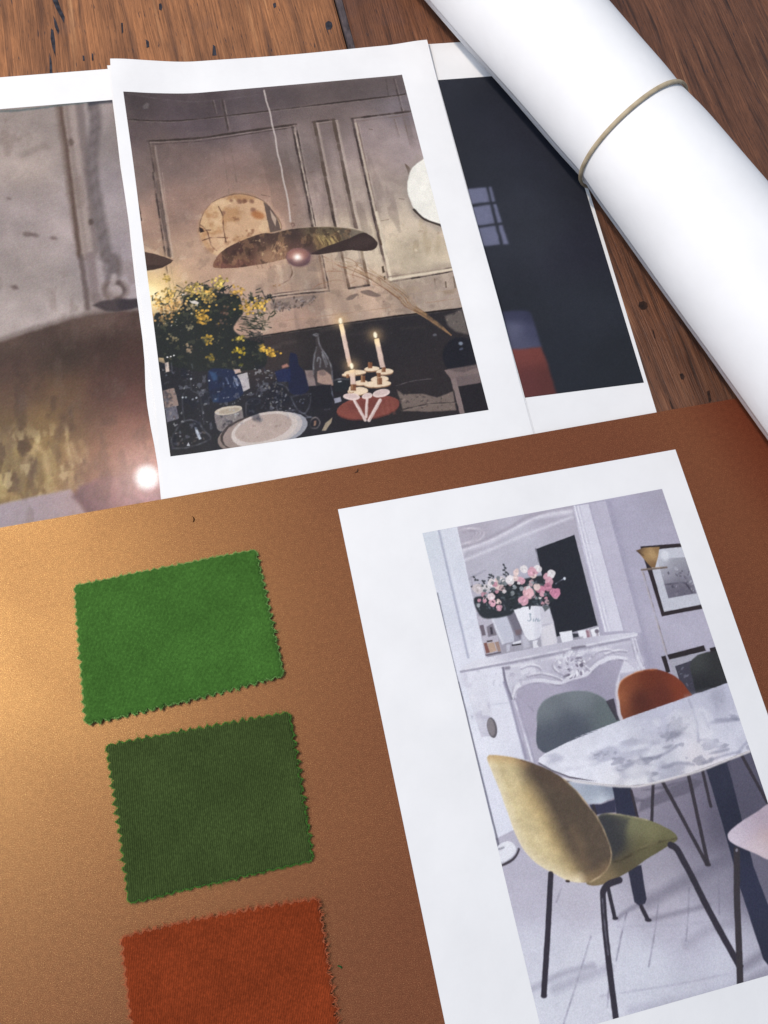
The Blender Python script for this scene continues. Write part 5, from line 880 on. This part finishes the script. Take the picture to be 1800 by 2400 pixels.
# --- right sheet with the dark picture, half under the roll
SC.zf = lambda u, v: 0.10 * np.sin(u / 40.0 + 1) * np.sin(v / 60.0) + 0.10
_c = SC.px_local([(1540, 965), (1386, 470), (1067, 99)])
oC = build_sheet(SC, -CPW - 6, float((_c[0, 0] + _c[1, 0]) / 2), -38, float(_c[2, 1]) - 0.3, 'white sheet printed with a near-black picture, partly under the paper roll', 4.0)
add_print(oC, SC, paint_dark(), -CPW, 0, 'almost black photo with a pale blue window patch and a dull red block')

# --- the stack in the middle: a plain sheet and, on it, the dining-room print
edgeB = SB.px_local([(264, 137), (267, 205), (270, 232), (280, 313), (285, 388), (296, 460), (305, 522), (314, 590), (325, 658), (331, 700), (344, 795), (348, 836), (356, 890), (366, 958), (373, 1048), (380, 1109), (384, 1169)])
edgeU = SB.px_local([(251, 145), (262, 205), (273, 300), (282, 388), (293, 460), (302, 522), (309, 590), (321, 698), (334, 795), (339, 849), (341, 910), (345, 950), (353, 1000), (362, 1045), (370, 1095), (377, 1170)])
def edge_warp(ed, u0):
    o_ = np.argsort(ed[:, 1]); vv, uu = ed[o_, 1], ed[o_, 0]
    def f(U, V):
        du = np.interp(V, vv, uu) - u0
        return U + du * (1 - sstep(0, 26, U - u0)), V
    return f
rB = SB.px_local([(1000, 102), (1251, 1018), (1135, 600)])
BU0, BU1, BV1 = float(np.median(edgeB[:, 0])), float(np.mean(rB[:, 0])), float(rB[0, 1])
def z_stack(lift_edge, lift_corner, wob):
    def f(u, v):
        e = 1 - sstep(BU0 - 4, BU0 + 24, u)
        corner = (1 - sstep(BU0 - 6, BU0 + 54, u)) * sstep(BV1 - 85, BV1 + 2, v)
        e = e * (0.35 + 0.65 * np.abs(np.sin(v / 31.0 + 0.6))) * lift_edge
        top = sstep(BV1 - 30, BV1, v) * 0.5 * lift_corner * 0.25 * (0.5 + 0.5 * np.sin(u / 23.0))
        right = sstep(BU1 - 30, BU1, u) * lift_edge * (1.1 + 0.5 * np.sin(v / 40.0)) * sstep(-10, 70, v)
        belly = wob * (np.sin(u / 53.0 + 0.5) * np.sin(v / 71.0) + 0.6)
        low = sstep(-40, 20, v)                                  # pressed down where the card lies on it
        return (e + top + right + belly) * (0.15 + 0.85 * low) + corner * lift_corner
    return f
SU = Sheet(SB.o, SB.a, 0.85, z_stack(0.55, 5.2, 0.10)); SB.zf = z_stack(1.5, 7.5, 0.18)
UU0 = float(np.median(edgeU[:, 0]))
oU = build_sheet(SU, UU0, BU1 + 0.9, -46, BV1 - 2.0, 'blank white sheet peeking out along the left edge of the flower and lamp print', 3.0, 0.11, edge_warp(edgeU, UU0))
oB = build_sheet(SB, BU0, BU1, -46, BV1, 'white sheet printed with a hanging lamp over yellow flowers, top of the middle stack', 3.0, 0.11, edge_warp(edgeB, BU0))
add_print(oB, SB, paint_dining(), 0, 0, 'photo of an old panelled dining room with metal lamp, flowers and candles')

# ------------------------------------------------------------------ copper-gold card
m_gold, N, L, b = mat_new('metallic_copper_card', 0.7, 0.2)
v = coords(N, L)
nf = noise(N, L, v, 2600, 2, 0.6); nb = noise(N, L, v, 420, 3, 0.6); nl = noise(N, L, v, 14, 3)
tone = ramp(N, L, nb, [(0.3, (0.88, 0.86, 0.84)), (0.7, (1.08, 1.06, 1.04))])
L.new(mix(N, L, ramp(N, L, nf, [(0.30, srgb(90, 37, 26)), (0.55, srgb(106, 45, 31)), (0.74, srgb(132, 64, 43))]), tone, 1.0, 'MULTIPLY'), b.inputs['Base Color'])
flake = N.new('ShaderNodeBsdfPrincipled')                          # metal flakes over the brown ground
L.new(mix(N, L, ramp(N, L, nf, [(0.35, srgb(206, 160, 92)), (0.7, srgb(244, 212, 146))]), tone, 1.0, 'MULTIPLY'), flake.inputs['Base Color'])
flake.inputs['Metallic'].default_value = 1.0
L.new(ramp(N, L, nl, [(0.3, (0.37,) * 3), (0.7, (0.46,) * 3)]), flake.inputs['Roughness'])
bump(N, L, b, nf, 0.2, 0.0002); bump(N, L, flake, nf, 0.35, 0.0002)
ms = N.new('ShaderNodeMixShader'); L.new(ramp(N, L, nf, [(0.3, (0.07,) * 3), (0.62, (0.195,) * 3), (0.74, (0.46,) * 3)]), ms.inputs[0])
L.new(b.outputs[0], ms.inputs[1]); L.new(flake.outputs[0], ms.inputs[2]); L.new(ms.outputs[0], N['Material Output'].inputs['Surface'])
GO = P(0, 1237, 2.2); GE = P(1713, 936, 2.2); gd = GE - GO
SG = Sheet(GO, math.atan2(gd[1], gd[0]), 2.3, lambda u, v: 0 * u)
me = sheet_mesh('copper_card', -70, 524, -420, 0, 6.0, SG.zf, 0.45)
card = link('copper_card', me, m_gold); SG.place(card)
tag(card, 'large copper-gold metallic card under the three fabric samples', 'card')

# --- front sheet with the velvet chairs, lying on the card
def zD(u, v):
    dent = 0.5 * np.exp(-(((u - 32) / 16.0) ** 2 + ((v + 118) / 7.0) ** 2))
    return 0.14 + 0.10 * np.sin(u / 47.0) * np.sin(v / 63.0) + dent
SD.zf = zD
rD = SD.px_local([(1580, 1054), (1790, 1640)])
oD = build_sheet(SD, 0, float(np.mean(rD[:, 0])), -297, 0, 'white sheet printed with velvet chairs at a marble table, lying on the copper card', 3.0)
add_print(oD, SD, paint_chairs(), DU0, DV0, 'photo of a mustard chair at a marble table before a white fireplace')

# ------------------------------------------------------------------ fabric samples with pinked edges
def fabric_mat(name, col, tipc, weave, rot):
    m, N, L, b = mat_new(name, 0.95, 0.05)
    t = N.new('ShaderNodeTexCoord'); mp = N.new('ShaderNodeMapping'); mp.inputs['Rotation'].default_value = (0, 0, -rot); L.new(t.outputs['Object'], mp.inputs['Vector'])
    w = N.new('ShaderNodeTexWave'); w.wave_type = 'BANDS'; w.bands_direction = 'X'; w.inputs['Scale'].default_value = weave; w.inputs['Distortion'].default_value = 3.0; w.inputs['Detail'].default_value = 2; w.inputs['Detail Scale'].default_value = 3
    L.new(mp.outputs[0], w.inputs['Vector'])
    nf = noise(N, L, mp.outputs[0], 760, 4, 0.75); nl = noise(N, L, mp.outputs[0], 38, 4, 0.6)
    c = mix(N, L, ramp(N, L, nf, [(0.30, [x * 0.68 for x in col[:3]]), (0.52, col[:3]), (0.72, [x * 1.4 for x in col[:3]])]), ramp(N, L, nl, [(0.3, (0.8, 0.8, 0.8)), (0.7, (1.15, 1.15, 1.15))]), 0.8, 'MULTIPLY')
    c = mix(N, L, c, ramp(N, L, w.outputs['Fac'], [(0.2, (0.72,) * 3), (0.8, (1.16,) * 3)]), 0.85, 'MULTIPLY')
    L.new(c, b.inputs['Base Color'])
    b.inputs['Sheen Weight'].default_value = 0.22; b.inputs['Sheen Roughness'].default_value = 0.45; b.inputs['Sheen Tint'].default_value = tipc
    add = N.new('ShaderNodeMath'); add.operation = 'ADD'; L.new(nf, add.inputs[0]); L.new(w.outputs['Fac'], add.inputs[1])
    bump(N, L, b, add.outputs[0], 0.5, 0.0005)
    return m
def lint_mat(name, col):
    m, N, L, b = mat_new(name, 0.95, 0.05)
    L.new(ramp(N, L, noise(N, L, coords(N, L), 500, 2), [(0.3, [x * 0.7 for x in col[:3]]), (0.7, col[:3])]), b.inputs['Base Color']); return m
def swatch(corners_mm, label, mat, fmat, teeth=(0.9,) * 4, seed=0, thick=1.4, fray=1.0):
    rng = np.random.default_rng(seed)
    C4 = np.asarray(corners_mm, float)                           # TL, TR, BR, BL on the card
    cen = C4.mean(0); out = []; nrm = []; plain = []
    for i in range(4):
        a, b_ = C4[i], C4[(i + 1) % 4]; d = b_ - a; l = np.linalg.norm(d); d /= l; n = np.array([d[1], -d[0]])
        if n @ (a - cen) < 0: n = -n
        k = int(round(l / 4.3)); bow = rng.normal() * 0.6; tooth = 0.5 + 1.25 * rng.random(k)
        for j in range(k * 4):
            t = j / (k * 4); ph = (j % 4) / 4
            tri = (1 - abs(ph * 2 - 1)) * 2 - 1                  # zigzag
            amp = teeth[i] * tooth[j // 4]
            edge_ = min(1.0, min(t, 1 - t) * l / 4.5)
            p = a + d * l * t + n * (tri * amp * edge_ + bow * math.sin(math.pi * t) + rng.normal() * 0.10 * edge_)
            if j == 0: p = a + (cen - a) * 0.012
            out.append(p); nrm.append(n); plain.append(a + d * l * t + n * bow * math.sin(math.pi * t))
    out = np.array(out); m = len(out); nrm = np.array(nrm)
    o_ = cen; loc = out - o_; pl = np.array(plain) - o_
    rings = [(1.0, 0.12), (1.0, 0.62), (0.987, 1.0)] + [(s_, 1.0) for s_ in (0.955, 0.93, 0.9, 0.86, 0.82, 0.78, 0.73, 0.68, 0.62, 0.56, 0.5, 0.43, 0.36, 0.28, 0.2, 0.1)]
    V = []; wav = rng.random(4) * 6
    ux = C4[1] - C4[0]; uy = C4[0] - C4[3]; half = np.array([np.linalg.norm(ux), np.linalg.norm(uy)]) / 2; ux = ux / np.linalg.norm(ux); uy = uy / np.linalg.norm(uy)
    def zz(p):
        q = np.stack([p @ ux, p @ uy], 1) / half; r = (np.abs(q) ** 8).sum(1) ** 0.125
        return 0.25 * np.sin(p[:, 0] / 13 + wav[0]) * np.sin(p[:, 1] / 11 + wav[1]) + 1.0 * sstep(0.6, 1.05, r) * (0.5 + 0.5 * np.sin(p[:, 0] / 9 + p[:, 1] / 12 + wav[2])) + 0.2
    for s_, h_ in rings:
        p = loc if s_ == 1.0 else (loc * 0.55 + pl * 0.45) * s_ if s_ == 0.987 else pl * s_
        z = zz(p) + thick * h_
        V.append(np.c_[p, z])
    V = np.concatenate(V); F = []
    for r_ in range(len(rings) - 1):
        i = np.arange(m); j = (i + 1) % m
        F.append(np.stack([r_ * m + i, (r_ + 1) * m + i, (r_ + 1) * m + j, r_ * m + j], 1))
    F = np.concatenate(F)
    bm = bmesh.new(); vs_ = [bm.verts.new(x * MM) for x in V]
    for f in F: bm.faces.new([vs_[q] for q in f])
    last = (len(rings) - 1) * m; cv = bm.verts.new((0, 0, float(zz(np.zeros((1, 2)))[0] + thick) * MM))
    for i in range(m): bm.faces.new([vs_[last + i], cv, vs_[last + (i + 1) % m]])
    bmesh.ops.recalc_face_normals(bm, faces=list(bm.faces))
    for f in bm.faces: f.smooth = True
    me = bpy.data.meshes.new('fabric_swatch'); bm.to_mesh(me); bm.free()
    if me.polygons[len(me.polygons) - 1].normal.z < 0: me.flip_normals()
    o = link('fabric_swatch', me, mat); o.location = (o_[0] * MM, o_[1] * MM, 2.3 * MM)
    tag(o, label, 'fabric swatch', 'fabric samples on the copper card')
    # frayed fibres along the cut
    Vf, Ff = [], []
    for i in range(m):
        for _ in range(14):
            t = rng.random(); p = loc[i] * (1 - t) + loc[(i + 1) % m] * t; z = float(zz(p[None])[0]) + thick * (0.2 + 0.85 * rng.random())
            an = math.atan2(nrm[i][1], nrm[i][0]) + rng.normal() * 0.7; l = 0.25 + fray * rng.random() ** 2; w = 0.06 + 0.08 * rng.random()
            if rng.random() < 0.03: l *= 2.2
            dv = np.array([math.cos(an), math.sin(an)]); pv = np.array([-dv[1], dv[0]])
            p0 = p - dv * 0.25; p1 = p + dv * l; dz = rng.normal() * 0.25
            k = len(Vf)
            Vf += [[*(p0 - pv * w), z], [*(p0 + pv * w), z], [*(p1 + pv * w * 0.4), z + dz], [*(p1 - pv * w * 0.4), z + dz]]; Ff.append([k, k + 1, k + 2, k + 3])
    fo = link('frayed_edge', mesh_np('frayed_edge', np.array(Vf) * MM, Ff, False), fmat, o); fo['kind'] = 'stuff'
    return o
ZC = 3.2
sw1 = PA(c1((365, 360), (1243, 186), (1378, 795), (420, 1032)), ZC)
sw2 = np.concatenate([PA(c1((518, 1135), (1405, 975)), ZC), PA(c2((1520, 448), (628, 655)), ZC)])
_t = PA(c2((592, 822), (1545, 635), (1640, 1240), (638, 1240)), ZC); _du = lambda a_, b_: (b_ - a_) / np.linalg.norm(b_ - a_)
sw3 = np.array([_t[0], _t[1], _t[1] + _du(_t[1], _t[2]) * 70, _t[0] + _du(_t[0], _t[3]) * 68])
swatch(sw1, 'bright green velvet fabric sample, topmost of the three', fabric_mat('bright_green_velvet', srgb(66, 107, 45), (0.5, 1, 0.4, 1), 500, 0.45), lint_mat('green_fibre', srgb(112, 156, 84)), (0.35, 0.75, 0.8, 0.8), 1)
swatch(sw2, 'dark olive green velvet fabric sample between the bright green and rust ones', fabric_mat('olive_velvet', srgb(60, 75, 39), (0.5, 0.8, 0.4, 1), 330, 0.42), lint_mat('olive_fibre', srgb(74, 122, 52)), (0.75, 0.9, 0.45, 0.8), 2)
swatch(sw3, 'rust orange fabric sample cut off by the picture bottom', fabric_mat('rust_velvet', srgb(132, 56, 28), (1, 0.55, 0.35, 1), 420, 0.40), lint_mat('rust_fibre', srgb(180, 100, 68)), (0.6, 0.8, 0.8, 0.6), 3, 1.6, 1.5)

# ------------------------------------------------------------------ roll of plotter paper with a rubber band
SC_ = 420.0 / 445.0
RB = 39.78 * SC_; TH = -0.7644; BS = 38 * SC_
R0 = np.array([58.79, 463.17]) * SC_
rax = np.array([math.cos(TH), math.sin(TH)]); rl = np.array([math.sin(TH), -math.cos(TH)])     # rl: towards the lower left
RZ = 2.2
def roll_radius(s, phi, extra=0.0):
    """phi: angle from straight up towards the lower left"""
    t = s - BS
    left = np.clip(np.cos(phi - math.radians(108)), 0, None) ** 1.3
    right = np.clip(np.cos(phi + math.radians(75)), 0, None) ** 1.3
    soft = np.sqrt(t * t + 36) - 6
    r = RB + np.where(t < 0, 0.0275, 0.0600) * soft * left + np.where(t < 0, 0.0075, -0.0150) * soft * right
    pinch = -0.9 * np.exp(-((s - 51 * SC_) / 13.0) ** 2)
    wave = 0.22 * np.sin(s / 37.0 + 2.1 * np.sin(phi)) * np.cos(2 * phi + s / 90.0) + 0.15 * np.sin(s / 17.0 + 3 * phi)
    return r + extra + pinch + wave
def roll_point(s, phi, r):
    lat = r * np.sin(phi); up = r * np.cos(phi)
    z = np.maximum(RZ + RB + up, RZ - 0.6)
    return np.stack([R0[0] + s * rax[0] + lat * rl[0], R0[1] + s * rax[1] + lat * rl[1], z], -1)
LIP = math.radians(108)
ns, nphi, turns = 90, 420, 3.05
S_ = np.linspace(-215, 360, ns); A_ = np.linspace(0, 2 * np.pi * turns, nphi)
SS, AA = np.meshgrid(S_, A_)
PH = LIP - AA
g_ = 0.55
rr = roll_radius(SS, (PH + np.pi) % (2 * np.pi) - np.pi) - g_ * AA / (2 * np.pi) + 0.35 * np.exp(-AA / 0.4)
V = roll_point(SS, PH, rr)
me = mesh_np('paper_roll', V.reshape(-1, 3) * MM, grid_faces(ns, nphi))
roll = link('paper_roll', me, M_ROLL)
sol = roll.modifiers.new('thickness', 'SOLIDIFY'); sol.thickness = 0.00012; sol.offset = -1
tag(roll, 'thick roll of white paper lying across the top right of the table', 'paper roll')

m_band, N, L, b = mat_new('tan_rubber', 0.55, 0.3)
L.new(ramp(N, L, noise(N, L, coords(N, L), 200, 3), [(0.3, srgb(164, 148, 122)), (0.7, srgb(190, 175, 148))]), b.inputs['Base Color'])
nt, nc = 160, 12
T_ = np.linspace(0, 2 * np.pi, nt + 1)[:-1]; Cc = np.linspace(0, 2 * np.pi, nc + 1)[:-1]
TT, CC = np.meshgrid(T_, Cc, indexing='ij')
PHb = (TT + np.pi) % (2 * np.pi) - np.pi
sb = 51 * SC_ + 1.0 * np.sin(TT + 0.8) + 0.5 * np.sin(2 * TT)
wv = np.cos(CC) * 1.4; hv = np.sin(CC) * 0.9
V = roll_point(sb + wv, TT, roll_radius(sb, PHb) + 1.05 + hv)
i, j = np.meshgrid(np.arange(nt), np.arange(nc), indexing='ij')
F = np.stack([(i * nc + j), ((i + 1) % nt) * nc + j, ((i + 1) % nt) * nc + (j + 1) % nc, i * nc + (j + 1) % nc], -1).reshape(-1, 4)
me = mesh_np('rubber_band', V.reshape(-1, 3) * MM, F); bm = bmesh.new(); bm.from_mesh(me); bmesh.ops.recalc_face_normals(bm, faces=list(bm.faces)); bm.to_mesh(me); bm.free()
band = link('rubber_band', me, m_band)
tag(band, 'tan rubber band stretched round the white paper roll', 'rubber band')

# ------------------------------------------------------------------ bits of lint on the card
def lint(pts_px, r, mat, label, z=2.9):
    p = catmull(PA(pts_px, z), False, 4); n = len(p); V, F = [], []
    o_ = p.mean(0)
    for k in range(n):
        t = p[min(k + 1, n - 1)] - p[max(k - 1, 0)]; t = t / (np.linalg.norm(t) + 1e-9); s_ = np.array([-t[1], t[0]]); rr_ = r * (0.4 + 0.6 * math.sin(math.pi * (k + 0.5) / n))
        for q in range(5):
            an = q / 5 * 2 * math.pi; V.append([*(p[k] - o_ + s_ * rr_ * math.cos(an)), rr_ * math.sin(an) + 0.25 * math.sin(math.pi * k / max(n - 1, 1))])
    for k in range(n - 1):
        for q in range(5): F.append([k * 5 + q, k * 5 + (q + 1) % 5, (k + 1) * 5 + (q + 1) % 5, (k + 1) * 5 + q])
    o = link('lint', mesh_np('lint', np.array(V) * MM, F), mat); o.location = (o_[0] * MM, o_[1] * MM, (z - 0.35) * MM)
    return tag(o, label, 'lint', 'lint on the copper card')
lint(c2((1640, 962), (1655, 966), (1662, 975)), 0.4, lint_mat('green_lint', srgb(40, 92, 50)), 'tiny green fibre on the card beside the rust fabric sample')
lint(c1((935, 20), (942, 34), (938, 48)), 0.32, lint_mat('dark_lint', srgb(84, 52, 30)), 'tiny dark speck on the card above the bright green sample')
lint(k5((640, 1400), (656, 1396), (660, 1376)), 0.2, M_KNOT, 'small dark fibre at the card edge below the flower picture')
